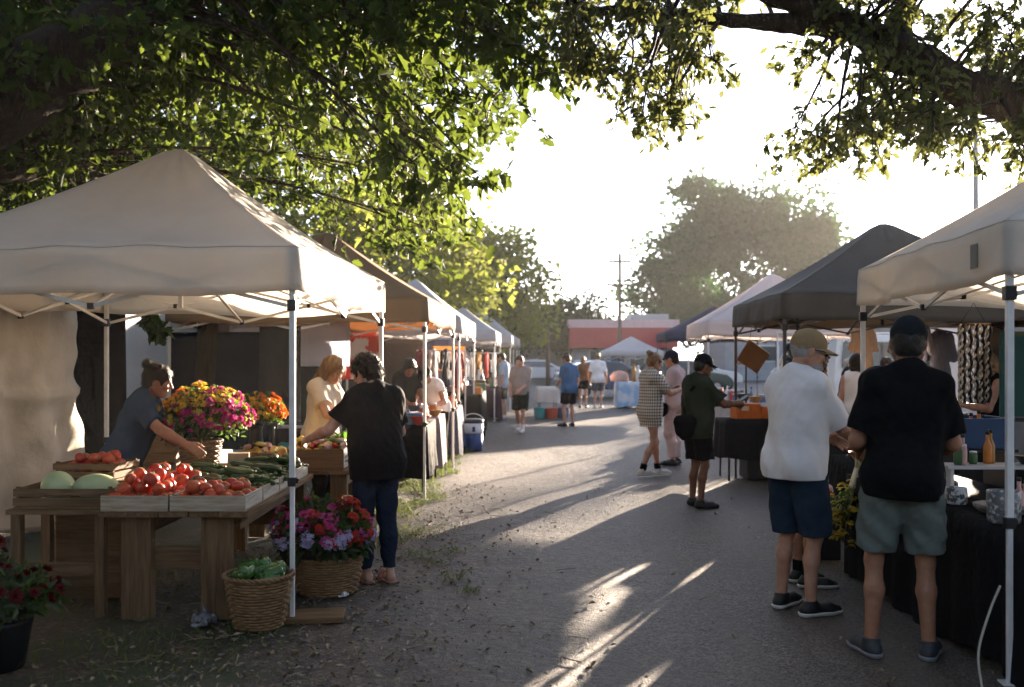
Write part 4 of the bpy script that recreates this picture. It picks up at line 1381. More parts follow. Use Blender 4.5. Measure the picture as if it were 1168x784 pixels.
def bloom_mesh(kindb, r, seed=0):
    g = np.random.default_rng(seed)
    V, F = [], []
    if kindb == 'pom':
        for ring, (n, tilt, L) in enumerate(((9, .25, 1.), (8, .7, .85), (5, 1.15, .6))):
            for i in range(n):
                a = 2 * PI * (i + ring * .5) / n + g.normal(0, .08)
                d = np.array((math.cos(a) * math.cos(tilt), math.sin(a) * math.cos(tilt), math.sin(tilt)))
                s = np.array((-math.sin(a), math.cos(a), 0)) * .24
                b = len(V)
                V += [d * .08, d * L * .6 + s, d * L + (0, 0, .1), d * L * .6 - s]
                F.append((b, b + 1, b + 2, b + 3))
    else:   # a cluster of small four petal florets on a dome
        for q in range(15):
            t = g.uniform(0, 1.25); a = q * 2.4
            c = np.array((math.sin(t) * math.cos(a), math.sin(t) * math.sin(a), math.cos(t)))
            u = unit(np.cross(c, (0.3, .2, 1))); w_ = np.cross(c, u)
            for k in range(4):
                aa = k * PI / 2 + q
                e = u * math.cos(aa) + w_ * math.sin(aa); f = -u * math.sin(aa) + w_ * math.cos(aa)
                b = len(V)
                V += [c * .96, c + e * .2 + f * .15, c * 1.02 + e * .33, c + e * .2 - f * .15]
                F.append((b, b + 1, b + 2, b + 3))
    return np.array(V) * r, np.array(F)

def flower_plant(label, x, y, z, rx, rz, blooms, nleaf=900, seed=0, ry=None, br=.03, kindb='pom', lsize=.05, flat=.0, cat='flowers', name='flower_bunch', leaf=None, group=None):
    """blooms: list of (material, count, function of direction giving weight)"""
    g = np.random.default_rng(seed)
    ry = ry or rx
    root = thing(name, label, cat, (x, y, z), 0, group)
    for bi, (m, n, wf) in enumerate(blooms):
        Vs, Fs, o = [], [], 0
        c = 0
        tries = 0
        while c < n and tries < n * 60:
            tries += 1
            d = g.normal(size=3); d /= np.linalg.norm(d)
            if d[2] < -.15 or g.random() > wf(d): continue
            rr = g.uniform(.84, 1.06) * (1 + .13 * math.sin(5 * d[0] + seed) * math.sin(4 * d[1] + 2 * d[2] + seed * 2) + .06 * math.sin(13 * d[0] + 9 * d[2]))
            p = np.array((d[0] * rx, d[1] * ry, d[2] * rz)) * rr
            V, F = bloom_mesh(kindb, br * g.uniform(.7, 1.25), g.integers(0, 6))
            nrm = unit(d + g.normal(size=3) * .35 + np.array((0, 0, .3)))
            u = unit(np.cross(nrm, g.normal(size=3))); w_ = np.cross(nrm, u)
            V = V @ np.stack([u, w_, nrm], 0) + p
            Vs.append(V); Fs.append(F + o); o += len(V); c += 1
        if Vs:
            link('blossoms', np_mesh('blossoms', np.concatenate(Vs), np.concatenate(Fs), False), m, root)
    d = g.normal(size=(nleaf, 3)); d /= np.linalg.norm(d, axis=1, keepdims=True)
    d[:, 2] = np.where(d[:, 2] < -.5, -d[:, 2] * .5, d[:, 2])
    P = d * np.array((rx, ry, rz)) * g.uniform(.4, 1.02, (nleaf, 1))
    link('foliage', leaf_mesh('foliage', P, d + g.normal(size=d.shape) * .7, g.normal(size=d.shape) + np.array((0, 0, 1)), lsize * g.uniform(.6, 1.3, nleaf), width=.8), leaf or LEAF_FLOWER, root)
    mb = MB()
    for i in range(26):
        q = P[i] * .95
        mb.tube([(q[0] * .15, q[1] * .15, -rz * .45), q * .5 + np.array((0, 0, -.02)), q], .003, 4)
    mb.build('stems', STEM, root, True)
    return root
LEAF_FLOWER = mat('flower foliage', (.012, .028, .009), .5, (.025, .05, .014), 2, island=.8, trans=.3, tcol=(.12, .22, .03))
def petal(n, a, b, t=.35):
    return mat(n, a, .6, b, 2, island=1., trans=t, spec=.2)
PINK = petal('magenta petals', (.42, .02, .16), (.55, .07, .25)); YELL = petal('yellow petals', (.62, .4, .03), (.7, .5, .08)); ORAN = petal('orange petals', (.62, .2, .015), (.6, .1, .01))
LIME = petal('yellow green petals', (.4, .42, .05), (.5, .5, .1)); REDP = petal('red petals', (.5, .018, .015), (.42, .05, .02)); LAV = petal('lavender petals', (.35, .3, .55), (.5, .46, .66)); PINKL = petal('rose petals', (.52, .12, .28), (.45, .05, .2))
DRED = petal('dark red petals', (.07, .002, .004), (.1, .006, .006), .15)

basket('wicker basket holding the pink and yellow mums on the table', -2.42, 7.72, .785, .13, .155, .2, 20, 9)
flower_plant('big mound of pink yellow and orange mums in the wicker basket', -2.42, 7.78, 1.12, .35, .27,
             [(PINK, 140, lambda d: np.clip(.75 + .7 * d[0] - .55 * d[2] , 0, 1) * (d[1] < .6)), (YELL, 210, lambda d: np.clip(d[2] * 1.7 - .1, 0, 1)), (ORAN, 90, lambda d: np.clip(-d[0] * 1.5 - .3, 0, 1)), (LIME, 40, lambda d: np.clip(d[0] * d[0], 0, 1)), (PINKL, 60, lambda d: np.clip(d[0], 0, 1))], 1100, 5, br=.029)
flower_plant('smaller bunch of yellow and orange mums behind the pink mound', -2.2, 8.55, 1.14, .24, .17,
             [(ORAN, 90, lambda d: np.clip(d[0] * 1.3 + .2, 0, 1)), (YELL, 90, lambda d: np.clip(.6 - d[0], 0, 1)), (LIME, 90, lambda d: np.clip(.8 - d[2], 0, 1))], 500, 6, br=.026)
flw = thing('flower_vase', 'dark vase under the smaller bunch of mums', 'vase', (-2.2, 8.55, .69))
MB().lathe([(.05, 0), (.07, .05), (.065, .2), (.05, .3), (.06, .34)], 18).build('vase', BLACK_PLASTIC, flw, True)

basket('tall wicker basket of green peppers by the table leg', -1.52, 5.98, 0, .135, .195, .33, 26, 17)
gpm = [mat('green pepper', (.03, .09, .015), .25, (.05, .13, .02), 5, spec=.5)]
veg_set('pepper', gpm, 'green pepper heaped in the tall wicker basket', 'pepper', 'green peppers in the basket', 34, -1.65, -1.39, 5.86, 6.1, .27, .034, .11, .09, 0, 2., taper=1.1, bend=.008)
basket('wide wicker basket of red and lavender flowers on the ground', -1.27, 6.86, 0, .19, .235, .27, 30, 14)
flower_plant('low mound of red magenta and lavender flowers in the wide basket', -1.3, 6.86, .39, .31, .23,
             [(REDP, 34, lambda d: np.clip(d[0] * 1.2 + .2, 0, 1)), (PINK, 24, lambda d: np.clip(.5 - d[0] * .9, 0, 1) * (d[2] > .2)), (DRED, 14, lambda d: np.clip(.6 - d[0], 0, 1)), (LAV, 26, lambda d: np.clip(.9 - d[2] * 1.1, 0, 1) * (d[1] < .2)), (PINKL, 16, lambda d: .6)], 1500, 8, br=.05, kindb='cluster', lsize=.07)
# dark flower buckets at the lower left
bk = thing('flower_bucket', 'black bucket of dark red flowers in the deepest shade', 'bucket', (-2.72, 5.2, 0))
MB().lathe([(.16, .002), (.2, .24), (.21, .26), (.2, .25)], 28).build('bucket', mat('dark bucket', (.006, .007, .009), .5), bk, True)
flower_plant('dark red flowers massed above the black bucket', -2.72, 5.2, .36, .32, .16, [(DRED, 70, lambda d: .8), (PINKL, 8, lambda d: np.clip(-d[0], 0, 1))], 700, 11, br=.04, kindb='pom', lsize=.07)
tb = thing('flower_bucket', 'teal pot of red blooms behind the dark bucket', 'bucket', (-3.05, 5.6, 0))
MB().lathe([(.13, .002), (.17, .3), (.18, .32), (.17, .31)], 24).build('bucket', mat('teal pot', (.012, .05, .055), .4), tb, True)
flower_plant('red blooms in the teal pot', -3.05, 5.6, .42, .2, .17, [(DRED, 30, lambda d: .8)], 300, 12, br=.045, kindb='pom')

# loose things round the tables
o = MB().box((0, 0, .018), (.36, .24, .036)).build('plank', WOOD_X, None, bevel=.004); o.location = (-1.22, 6.17, 0); o.rotation_euler = (0, 0, .1)
tag(o, 'flat wooden plank under the front tent leg', 'plank')
v = Vol((-.1, -.1, -.01), (.1, .1, .16), .008)
v.ell((0, 0, .035), (.06, .05, .03)); v.rough(.03, 80, 4)
P_, Q_ = v.mesh()
o = link('plastic_bag', np_mesh('plastic_bag', P_, Q_), mat('clear plastic', (.16, .17, .2), .12, (.05, .05, .07), 30, spec=.8), None); o.location = (-1.86, 6.0, .01)
tag(o, 'crumpled clear plastic bag on the ground by the table leg', 'plastic bag')
o = link('paper_scrap', np_mesh('paper_scrap', P_ * .5, Q_), mat('white paper', (.7, .7, .7), .6), None); o.location = (-1.14, 6.72, .01)
tag(o, 'white paper scrap beside the wide flower basket', 'paper')
crate('upturned low crate under the cabbage', -1.3, 8.12, 0, .36, .3, .32, WOOD_X, slats=3)
v = Vol((-.16, -.16, -.12), (.16, .16, .16), .007)
v.ell((0, 0, 0), (.1, .1, .085))
for k in range(8):
    a = k * .785; v.ell((.055 * math.cos(a), .055 * math.sin(a), -.01 + .02 * (k % 2)), (.055, .055, .075), k=.008)
v.rough(.004, 60, 2)
P_, Q_ = v.mesh()
o = link('cabbage', np_mesh('cabbage', P_, Q_), mat('cabbage leaf', (.33, .4, .16), .5, (.5, .52, .28), 7, .4, 30), None); o.location = (-1.32, 8.1, .41)
tag(o, 'pale green cabbage on the low crate by the customer', 'cabbage')
j = thing('preserve_jar', 'jar of orange preserve beside the cabbage', 'jar', (-1.22, 8.2, .332))
MB().lathe([(.045, 0), (.05, .02), (.05, .09), (.04, .11)], 18).build('jar', mat('orange preserve', (.5, .13, .03), .15, spec=.6), j, True)
MB().lathe([(.044, .11), (.044, .13), (0, .132)], 18).build('lid', mat('white lid', (.7, .68, .65), .4), j, True)
o = MB().box((0, 0, .05), (.16, .1, .1)).build('paper_box', cloth('kraft', (.42, .3, .19)), None, bevel=.004); o.location = (-2.12, 7.72, .781); o.rotation_euler = (0, 0, .2)
tag(o, 'small kraft box beside the mum basket', 'box')
v = Vol((-.14, -.12, -.02), (.14, .12, .24), .008)
v.ell((0, 0, .07), (.09, .07, .08)); v.cap((.02, 0, .1), (.03, 0, .18), .05, .03); v.folds(.012, 3, 60); v.plane((0, 0, 0), (0, 0, -1))
P_, Q_ = v.mesh()
o = link('cloth_bag', np_mesh('cloth_bag', P_, Q_), cloth('ochre cloth', (.5, .24, .06)), None); o.location = (-1.86, 7.95, .69)
tag(o, 'ochre cloth bag slumped behind the cucumbers', 'bag')
v = Vol((-.3, -.2, -.02), (.3, .2, .24), .012)
v.ell((0, 0, .08), (.24, .15, .1)); v.folds(.014, 5, 40)
P_, Q_ = v.mesh()
o = link('cloth_bag', np_mesh('cloth_bag', P_, Q_), cloth('teal cloth', (.03, .16, .19)), None); o.location = (-2.28, 10.5, .56)
tag(o, 'teal cloth bag on the folding chair behind the squash table', 'bag')
def folding_chair(label, x, y, rz, m, frame, group=None):
    root = thing('folding_chair', label, 'chair', (x, y, 0), rz, group)
    P = hang((-.23, .2), (.23, .2), .48, .86, 8, 6, .01, 3, 4)
    mb = MB(); mb.grid(P); mb.build('backrest', m, root, True, thick=.006)
    mb = MB(); G = np.zeros((6, 6, 3))
    for i in range(6):
        for k in range(6): G[i, k] = (-.23 + .092 * k, -.22 + .084 * i, .44 - .03 * math.sin(PI * i / 5) * math.sin(PI * k / 5))
    mb.grid(G); mb.build('seat', m, root, True, thick=.006)
    for sx in (-.24, .24):
        MB().tube([(sx, .22, .88), (sx, .2, .45), (sx, -.2, 0)], .011, 8).build('leg', frame, root, True)
        MB().tube([(sx * .96, -.22, .46), (sx * .96, .22, 0)], .011, 8).build('leg', frame, root, True)
    return root
folding_chair('dark folding chair with a teal bag on its seat', -2.28, 10.5, R(10), cloth('chair cloth', (.02, .02, .022)), DARK_METAL)
folding_chair('pale folding chair behind the woman in the cream top', -2.5, 11.0, R(-20), cloth('pale chair cloth', (.4, .4, .46)), WHITE_METAL)

for i in range(3):
    crate(('bottom slatted crate of the stack behind the vendor', 'middle slatted crate of the stack behind the vendor', 'top slatted crate of the stack behind the vendor')[i], -3.62 + .03 * i, 9.9, .29 * i, .5, .36, .28, WOOD_X, slats=3, rz=.06 * i, group='crate stack behind the vendor')
# draped tables ------------------------------------------------
def draped_table(label, clabel, x0, x1, y0, y1, zt, m, drop=.62, seed=0, name='folding_table', group=None):
    cx, cy_ = (x0 + x1) / 2, (y0 + y1) / 2
    root = thing(name, label, 'table', (cx, cy_, 0), 0, group)
    w_, d_ = x1 - x0, y1 - y0
    MB().box((0, 0, zt - .018), (w_ - .02, d_ - .02, .03)).build('tabletop', mat('table plastic', (.4, .4, .38), .5), root)
    for sx in (-1, 1):
        for sy in (-1, 1):
            MB().tube([(sx * (w_ / 2 - .06), sy * (d_ / 2 - .1), zt - .034), (sx * (w_ / 2 - .05), sy * (d_ / 2 - .07), 0)], .014, 8).build('leg', DARK_METAL, root, True)
    g = np.random.default_rng(seed); ph = g.random(8) * 6
    per = []
    nx, ny = max(6, int(w_ / .05)), max(6, int(d_ / .05))
    for i in range(nx): per.append((-w_ / 2 + w_ * i / nx, -d_ / 2, 0, -1))
    for i in range(ny): per.append((w_ / 2, -d_ / 2 + d_ * i / ny, 1, 0))
    for i in range(nx): per.append((w_ / 2 - w_ * i / nx, d_ / 2, 0, 1))
    for i in range(ny): per.append((-w_ / 2, d_ / 2 - d_ * i / ny, -1, 0))
    mm = len(per); rows = 9
    V, F = [], []
    for r in range(rows):
        e = r / (rows - 1)
        for j, (x, y, nx_, ny_) in enumerate(per):
            u = x * 9 + y * 8
            o = (.008 + .05 * e * (.5 + .5 * math.sin(u * 1.1 + ph[0]) * math.sin(u * .37 + ph[1])) + .018 * e * math.sin(u * 2.7 + ph[2])) if r else 0
            V.append((x + nx_ * o, y + ny_ * o, zt + .003 - drop * e * (1 - .06 * math.sin(u * .5 + ph[3])) - (.004 if r else 0)))
    for r in range(rows - 1):
        for j in range(mm):
            j2 = (j + 1) % mm
            F.append((r * mm + j, (r + 1) * mm + j, (r + 1) * mm + j2, r * mm + j2))
    F.append(tuple(range(mm)))
    o = link('tablecloth', np_mesh('tablecloth', np.array(V), F, True), m, None)
    o.location = (cx, cy_, 0)
    tag(o, clabel, 'tablecloth')
    return root
BLACKCLOTH = cloth('black tablecloth', (.008, .008, .009), (.011, .011, .012)); GREYCLOTH = cloth('grey tablecloth', (.14, .14, .17), (.11, .11, .14)); PINKCLOTH = cloth('pale pink tablecloth', (.5, .4, .38), (.42, .33, .31), trans=.15)
draped_table('folding table under the black cloth beside the tan tent pole', 'black cloth draped over the table beside the tan tent pole', -1.75, -1.02, 11.9, 13.3, .8, BLACKCLOTH, .6, 1)
draped_table('folding table under the pale pink cloth', 'pale pink cloth draped over the table after the black one', -1.7, -.98, 13.35, 14.5, .8, PINKCLOTH, .66, 2)
draped_table('folding table under the grey cloth by the cooler', 'grey cloth draped over the table by the cooler', -1.6, -.86, 15.4, 17.2, .8, GREYCLOTH, .72, 3)
draped_table('folding table far down the left row under black cloth', 'black cloth on the far left row table near the walkers', -1.5, -.62, 19.6, 23.5, .85, BLACKCLOTH, .8, 4)
draped_table('folding table under dark cloth at the bend of the left row', 'dark cloth on the table at the end of the left row', -1.2, -.3, 25.8, 29, .85, cloth('dark plum cloth', (.05, .03, .04)), .8, 5)

def small_goods(x0, x1, y0, y1, z, n, where, seed, big=1.):
    """jars, boxes and bowls set out on a table; one proto of each kind is copied"""
    g = np.random.default_rng(seed)
    pal = [('white', (.7, .68, .66)), ('amber', (.4, .2, .05)), ('dark', (.04, .04, .045)), ('red', (.45, .05, .04)), ('pink', (.6, .35, .33)), ('green', (.08, .16, .06)), ('blue', (.06, .14, .3)), ('orange', (.6, .2, .03))]
    for i in range(n):
        cn, c = pal[g.integers(0, len(pal))]
        m = mat('goods ' + cn, c, .4, tuple(q * .8 for q in c), 8)
        x, y = g.uniform(x0, x1), y0 + (y1 - y0) * (i + g.uniform(.2, .8)) / n
        kd = ('jar', 'box', 'bowl', 'bottle')[g.integers(0, 4)]
        s = big * g.uniform(.8, 1.3)
        nm = {'jar': 'glass_jar', 'box': 'small_box', 'bowl': 'bowl', 'bottle': 'bottle'}[kd]
        r = thing(nm, f'{cn} {kd} set out on the {where}', kd, (x, y, z), g.uniform(0, 3), f'{cn} {kd} goods on the {where}')
        if kd == 'jar':
            MB().lathe([(.04 * s, 0), (.045 * s, .02), (.045 * s, .1 * s), (.036 * s, .12 * s)], 14).build('jar', m, r, True)
            MB().lathe([(.04 * s, .12 * s), (.04 * s, .14 * s), (0, .141 * s)], 14).build('lid', WHITE_METAL, r, True)
        elif kd == 'box':
            MB().box((0, 0, .06 * s), (.17 * s, .12 * s, .12 * s)).build('carton', m, r, bevel=.004)
            MB().box((0, 0, .124 * s), (.174 * s, .124 * s, .012)).build('lid', m, r, bevel=.003)
        elif kd == 'bowl':
            MB().lathe([(.04 * s, 0), (.05 * s, .01), (.1 * s, .08 * s), (.105 * s, .085 * s), (.095 * s, .08 * s), (.04 * s, .02)], 18).build('bowl', m, r, True)
        else:
            MB().lathe([(.032 * s, 0), (.034 * s, .02), (.034 * s, .14 * s), (.014 * s, .19 * s), (.014 * s, .24 * s)], 14).build('bottle', m, r, True)
            MB().lathe([(.016 * s, .235 * s), (.016 * s, .262 * s), (0, .263 * s)], 12).build('cap', BLACK_PLASTIC, r, True)
small_goods(-1.7, -1.08, 12.0, 13.2, .805, 12, 'black cloth beside the tan tent pole', 1)
small_goods(-1.62, -1.05, 13.45, 14.4, .805, 10, 'pale pink cloth', 2)
small_goods(-1.5, -.92, 15.5, 17.1, .805, 12, 'grey cloth by the cooler', 3)
small_goods(-1.4, -.7, 19.8, 23.3, .855, 14, 'far black cloth of the left row', 4, 1.3)
small_goods(-1.1, -.4, 26, 28.8, .855, 8, 'dark cloth at the end of the left row', 5, 1.5)

# the cooler
c = thing('drink_cooler', 'blue and white drink cooler standing at the grey cloth table', 'cooler', (-.68, 17.4, 0))
MB().lathe([(.15, 0), (.165, .02), (.17, .3)], 28).build('base', mat('cooler blue', (.012, .05, .2), .35), c, True)
MB().lathe([(.172, .3), (.175, .32), (.18, .48)], 28).build('body', mat('cooler white', (.62, .64, .7), .35), c, True)
MB().lathe([(.185, .48), (.185, .53), (.15, .55), (0, .555)], 28).build('lid', mat('cooler lid', (.03, .035, .05), .4), c, True)
MB().box((.02, -.19, .38), (.05, .04, .09)).build('spigot', mat('cooler blue2', (.012, .05, .2), .35), c, bevel=.006)
mb = MB(); mb.tube([(.19 * math.cos(a), .0, .5 + .14 * math.sin(a)) for a in np.linspace(0, PI, 12)], .008, 6); mb.build('handle', WHITE_METAL, c, True)

# clothes racks and banners in the far left stalls
def rack(label, x, y, L, rz, z=1.75):
    r = thing('clothes_rack', label, 'clothes rack', (x, y, 0), rz)
    MB().tube([(-L / 2, 0, z), (L / 2, 0, z)], .014, 8).build('rail', WHITE_METAL, r, True)
    for s_ in (-1, 1):
        MB().tube([(s_ * L / 2, 0, 0), (s_ * L / 2, 0, z + .02)], .014, 8).build('upright', WHITE_METAL, r, True)
        MB().tube([(s_ * L / 2, -.25, .02), (s_ * L / 2, .25, .02)], .014, 8).build('foot', WHITE_METAL, r, True)
    return r
def garment_hang(x, y, z, rz, m, label, group, h=.7, w_=.42):
    v = Vol((-w_ * .8, -.12, -h - .05), (w_ * .8, .12, .06), .016)
    v.cap((0, 0, -.05), (0, 0, -h + .1), .1, .16, .05, flat=((0, 1, 0), .35))
    v.cap((-w_ / 2 + .05, 0, -.06), (w_ / 2 - .05, 0, -.06), .06, .06, .05, flat=((0, 1, 0), .5))
    v.cap((-w_ / 2 + .05, 0, -.06), (-w_ / 2 - .02, 0, -.3), .06, .06, .03, flat=((0, 1, 0), .5)); v.cap((w_ / 2 - .05, 0, -.06), (w_ / 2 + .02, 0, -.3), .06, .06, .03, flat=((0, 1, 0), .5))
    v.folds(.01, int(x * 100) % 97, 40); v.plane((0, 0, -h), (0, 0, -1))
    P, Q = v.mesh()
    o = link('garment', np_mesh('garment', P, Q), m, None); o.location = (x, y, z); o.rotation_euler = (0, 0, rz)
    tag(o, label, 'garment', group)
rack('clothes rack of maroon and pale tops in the fourth tent', -1.35, 18.9, 1.0, R(-20))
for k in range(4):
    a = R(-20); q = -.4 + k * .25
    cm = [((.2, .02, .04), 'maroon'), ((.6, .52, .5), 'pale'), ((.05, .05, .06), 'dark')][k % 3]
    garment_hang(-1.35 + q * math.cos(a), 18.9 + q * math.sin(a), 1.74, R(70), cloth('garment ' + cm[1], cm[0]), f'{cm[1]} top hanging on the rack past the cooler', f'{cm[1]} tops on the rack')
rack('clothes rack of bright red tops near the lane end', -.95, 28.9, 1.2, R(-10))
for k in range(5):
    q = -.45 + k * .22
    cm = [((.6, .04, .03), 'bright red'), ((.65, .6, .55), 'cream'), ((.55, .28, .04), 'amber')][k % 3]
    garment_hang(-.95 + q * math.cos(R(-10)), 28.9 + q * math.sin(R(-10)), 1.74, R(80), cloth('garment ' + cm[1], cm[0]), f'{cm[1]} top hanging on the far rack', f'{cm[1]} tops on the far rack')
sheet('banner', 'orange yellow banner sheet glowing in the sun at the back of the third tent', 'banner', hang((-1.6, 20.1), (-.95, 20.2), 1.35, 1.85, 16, 10, .03, 21, 6), cloth('orange sheet', (.6, .3, .06), (.6, .42, .2), trans=.45))
sheet('banner', 'red and white banner hung behind the woman in the cream top', 'banner', hang((-2.75, 14.7), (-1.95, 14.6), 1.3, 2.0, 16, 10, .03, 22, 6), mat('red white cloth', (.5, .06, .04), .8, (.6, .55, .52), 2.2, contrast=(.48, .52), trans=.25))
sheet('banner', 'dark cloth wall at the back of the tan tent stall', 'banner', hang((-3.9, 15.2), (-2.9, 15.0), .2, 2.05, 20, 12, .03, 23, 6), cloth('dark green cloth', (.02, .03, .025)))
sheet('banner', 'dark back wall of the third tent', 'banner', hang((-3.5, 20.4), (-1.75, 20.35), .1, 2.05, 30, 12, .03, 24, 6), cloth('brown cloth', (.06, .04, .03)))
sheet('banner', 'pale back wall of the fourth tent', 'banner', hang((-3.4, 24.1), (-1.5, 24.0), .1, 2.05, 30, 12, .03, 25, 6), cloth('mauve cloth', (.25, .2, .22), trans=.2))
# ------------------------------------------------------------------ right stalls
draped_table('long folding table under the black cloth beside the man in black tee', 'black cloth covering the long table beside the man in black tee', 2.52, 3.3, 4.7, 7.5, .74, BLACKCLOTH, .73, 11)
draped_table('folding table under the black cloth beneath the dark grey tent', 'black cloth hung crookedly over the table beneath the grey tent', 2.8, 4.25, 13.0, 13.7, .8, cloth('faded black tablecloth', (.025, .025, .028)), .5, 12)
draped_table('second table at the back of the grey tent', 'charcoal cloth over the table at the back of the grey tent', 4.6, 5.4, 10.6, 12.8, .8, cloth('charcoal tablecloth', (.05, .05, .055)), .75, 13)
draped_table('table set out in the bright white tent', 'pale cloth over the table in the bright white tent', 3.9, 4.7, 17.8, 20.4, .8, cloth('pale tablecloth', (.45, .42, .42)), .75, 14)
draped_table('table behind the pole of the cream tent', 'dark cloth over the low table between the two right tents', 2.95, 3.6, 8.0, 9.2, .72, BLACKCLOTH, .7, 15)
draped_table('table across the back of the cream tent', 'dark cloth over the table across the back of the cream tent', 3.9, 5.2, 7.0, 7.7, .8, BLACKCLOTH, .78, 16)

CER = mat('speckled white ceramic', (.62, .6, .57), .35, (.12, .12, .13), 46, .2, 60, spec=.5, contrast=(.35, .5))
def pot(label, x, y, z, r, h, m=CER, cat='pot', name='ceramic_pot', brush=False):
    o = thing(name, label, cat, (x, y, z))
    MB().lathe([(r * .9, 0), (r * .98, .01), (r, h * .5), (r, h - .006), (r * .96, h), (r * .92, h - .006), (r * .9, h * .3), (0, h * .25)], 30).build('body', m, o, True)
    if brush:
        MB().tube([(.02, .0, h * .3), (.03, .01, h + .1)], .005, 6).build('stick', WHITE_METAL, o, True)
    return o
pot('large white patterned pot with a stick in it at the table edge', 2.61, 5.28, .745, .085, .17, brush=True)
pot('white cup printed with a small grid beside the man in black tee', 2.66, 5.95, .745, .06, .1, mat('grid printed ceramic', (.6, .6, .6), .4, (.08, .08, .08), 30, spec=.5, contrast=(.48, .52)))
pot('dark low pot at the far end of the long black table', 2.75, 6.35, .745, .09, .09, mat('dark glaze', (.04, .03, .03), .25))
o = MB().lathe([(.11, .0), (.14, .03), (.145, .05), (.13, .055), (.06, .03)], 30).build('woven_coil', mat('woven rope', (.3, .28, .25), .8, (.12, .12, .12), 60, .5, 80), None, True); o.location = (2.75, 5.6, .745)
tag(o, 'coiled woven mat under the cups on the long black table', 'mat')
root = thing('plastic_crate', 'blue plastic crate raised on the long black table', 'crate', (3.0, 6.75, 1.02))
BLUEP = mat('blue plastic', (.02, .06, .16), .35)
for c_, s_ in (((0, -.2, .1), (.62, .015, .2)), ((0, .2, .1), (.62, .015, .2))):
    MB().box(c_, s_).build('long_side', BLUEP, root, bevel=.004)
for sx in (-.3, .3):
    MB().box((sx, 0, .1), (.015, .38, .2)).build('short_side', BLUEP, root, bevel=.004)
MB().box((0, 0, .008), (.6, .39, .012)).build('bottom', BLUEP, root)
r = thing('display_riser', 'dark display riser under the blue crate', 'riser', (3.0, 6.75, .745))
MB().box((0, 0, .26), (.66, .42, .02)).build('shelf', BLACK_PLASTIC, r)
for sx in (-.3, .3):
    MB().box((sx, 0, .125), (.02, .4, .25)).build('side_panel', BLACK_PLASTIC, r)
r = thing('display_riser', 'low white display riser in front of the blue crate', 'riser', (2.98, 6.2, .745))
MB().box((0, 0, .2), (.62, .22, .02)).build('shelf', mat('white laminate', (.5, .5, .52), .4), r)
for sx in (-.28, .28):
    MB().box((sx, 0, .095), (.02, .2, .19)).build('side_panel', mat('white laminate', (.5, .5, .52), .4), r)
small_goods(2.75, 3.2, 6.12, 6.28, .957, 6, 'low white riser', 31, .7)
small_goods(2.75, 3.25, 4.9, 5.9, .745, 8, 'long black table', 32, .9)
small_goods(2.8, 3.25, 6.62, 6.88, 1.04, 7, 'blue crate', 33, .8)
small_goods(3.0, 3.5, 8.1, 9.1, .725, 12, 'low table between the tents', 34, .9)
small_goods(3.5, 4.1, 13.1, 13.6, .805, 9, 'crooked black cloth', 35, .9)
small_goods(4.7, 5.3, 10.7, 12.7, .805, 12, 'charcoal cloth', 36, 1.2)
small_goods(4.0, 4.6, 17.9, 20.3, .805, 12, 'pale cloth of the white tent', 37, 1.2)
small_goods(4.0, 5.1, 7.1, 7.6, .805, 10, 'back table of the cream tent', 38, 1.1)
# orange box and tilted panel under the grey tent
r = thing('orange_case', 'open orange case standing on the black cloth of the grey tent', 'case', (3.12, 13.3, .806), R(8))
OR = mat('orange fabric', (.62, .17, .02), .7, (.55, .13, .02), 12, .2, 80)
MB().box((0, 0, .1), (.34, .24, .2)).build('body', OR, r, bevel=.008)
MB().box((.26, -.02, .08), (.17, .2, .16), roty(.1)).build('flap', OR, r, bevel=.008)
MB().box((-.05, -.122, .14), (.1, .006, .06)).build('label_patch', mat('cream patch', (.6, .5, .35), .7), r)
r = thing('fabric_bag', 'tan cloth bag slumped beside the orange case', 'bag', (4.0, 13.4, .806))
v = Vol((-.2, -.2, -.02), (.2, .2, .3), .012); v.ell((0, 0, .1), (.14, .11, .12)); v.folds(.012, 9, 45); v.plane((0, 0, 0), (0, 0, -1))
P_, Q_ = v.mesh(); link('body', np_mesh('body', P_, Q_), cloth('tan bag', (.4, .28, .17)), r)
o = MB().box((0, 0, 0), (.34, .02, .3)).build('brown_panel', mat('brown card', (.3, .13, .045), .75, (.24, .1, .035), 6, .2, 40), None, bevel=.004)
p = at(859, 407, 12.6); o.location = p; o.rotation_euler = (R(8), R(32), R(15))
tag(o, 'brown card panel hanging tilted from the grey tent', 'panel')
MBc = MB(); MBc.tube([p + Vector((-.05, 0, .16)), (p.x - .02, p.y, 2.0)], .003, 5)
tag(MBc.build('cord', BLACK_PLASTIC), 'dark cord holding the brown card panel', 'cord')
h_ = thing('straw_hat', 'tan straw hat on a stand below the tilted brown panel', 'hat', at(851, 416, 13.4))
MB().lathe([(.18, 0), (.17, .012), (.1, .015), (.095, .09), (.05, .115), (0, .118)], 28).build('hat', mat('straw', (.45, .27, .13), .7, (.38, .2, .1), 30), h_, True)
hp = at(851, 416, 13.4)
MB().tube([(0, 0, .1), (0, 0, .81 - hp[2])], .012, 8).build('stand', DARK_METAL, h_, True)
# beads on the grey tent pole
r = thing('bead_garland', 'string of black beads hanging by the dark tent pole', 'garland', (2.98, 10.4, 0))
mb = MB()
for k in range(22):
    mb.ball((.01 * math.sin(k), 0, 2.02 - k * .035), .016 + .004 * (k % 3), 8)
mb.build('beads', BLACK_PLASTIC, r, True)
r = thing('bead_garland', 'second string of beads swagged beside the dark tent pole', 'garland', (2.98, 10.4, 0))
mb = MB()
for k in range(18):
    t = k / 17
    mb.ball((.04 + .3 * t, .02, 1.62 - .22 * math.sin(t * PI)), .016, 8)
mb.build('beads', BLACK_PLASTIC, r, True)
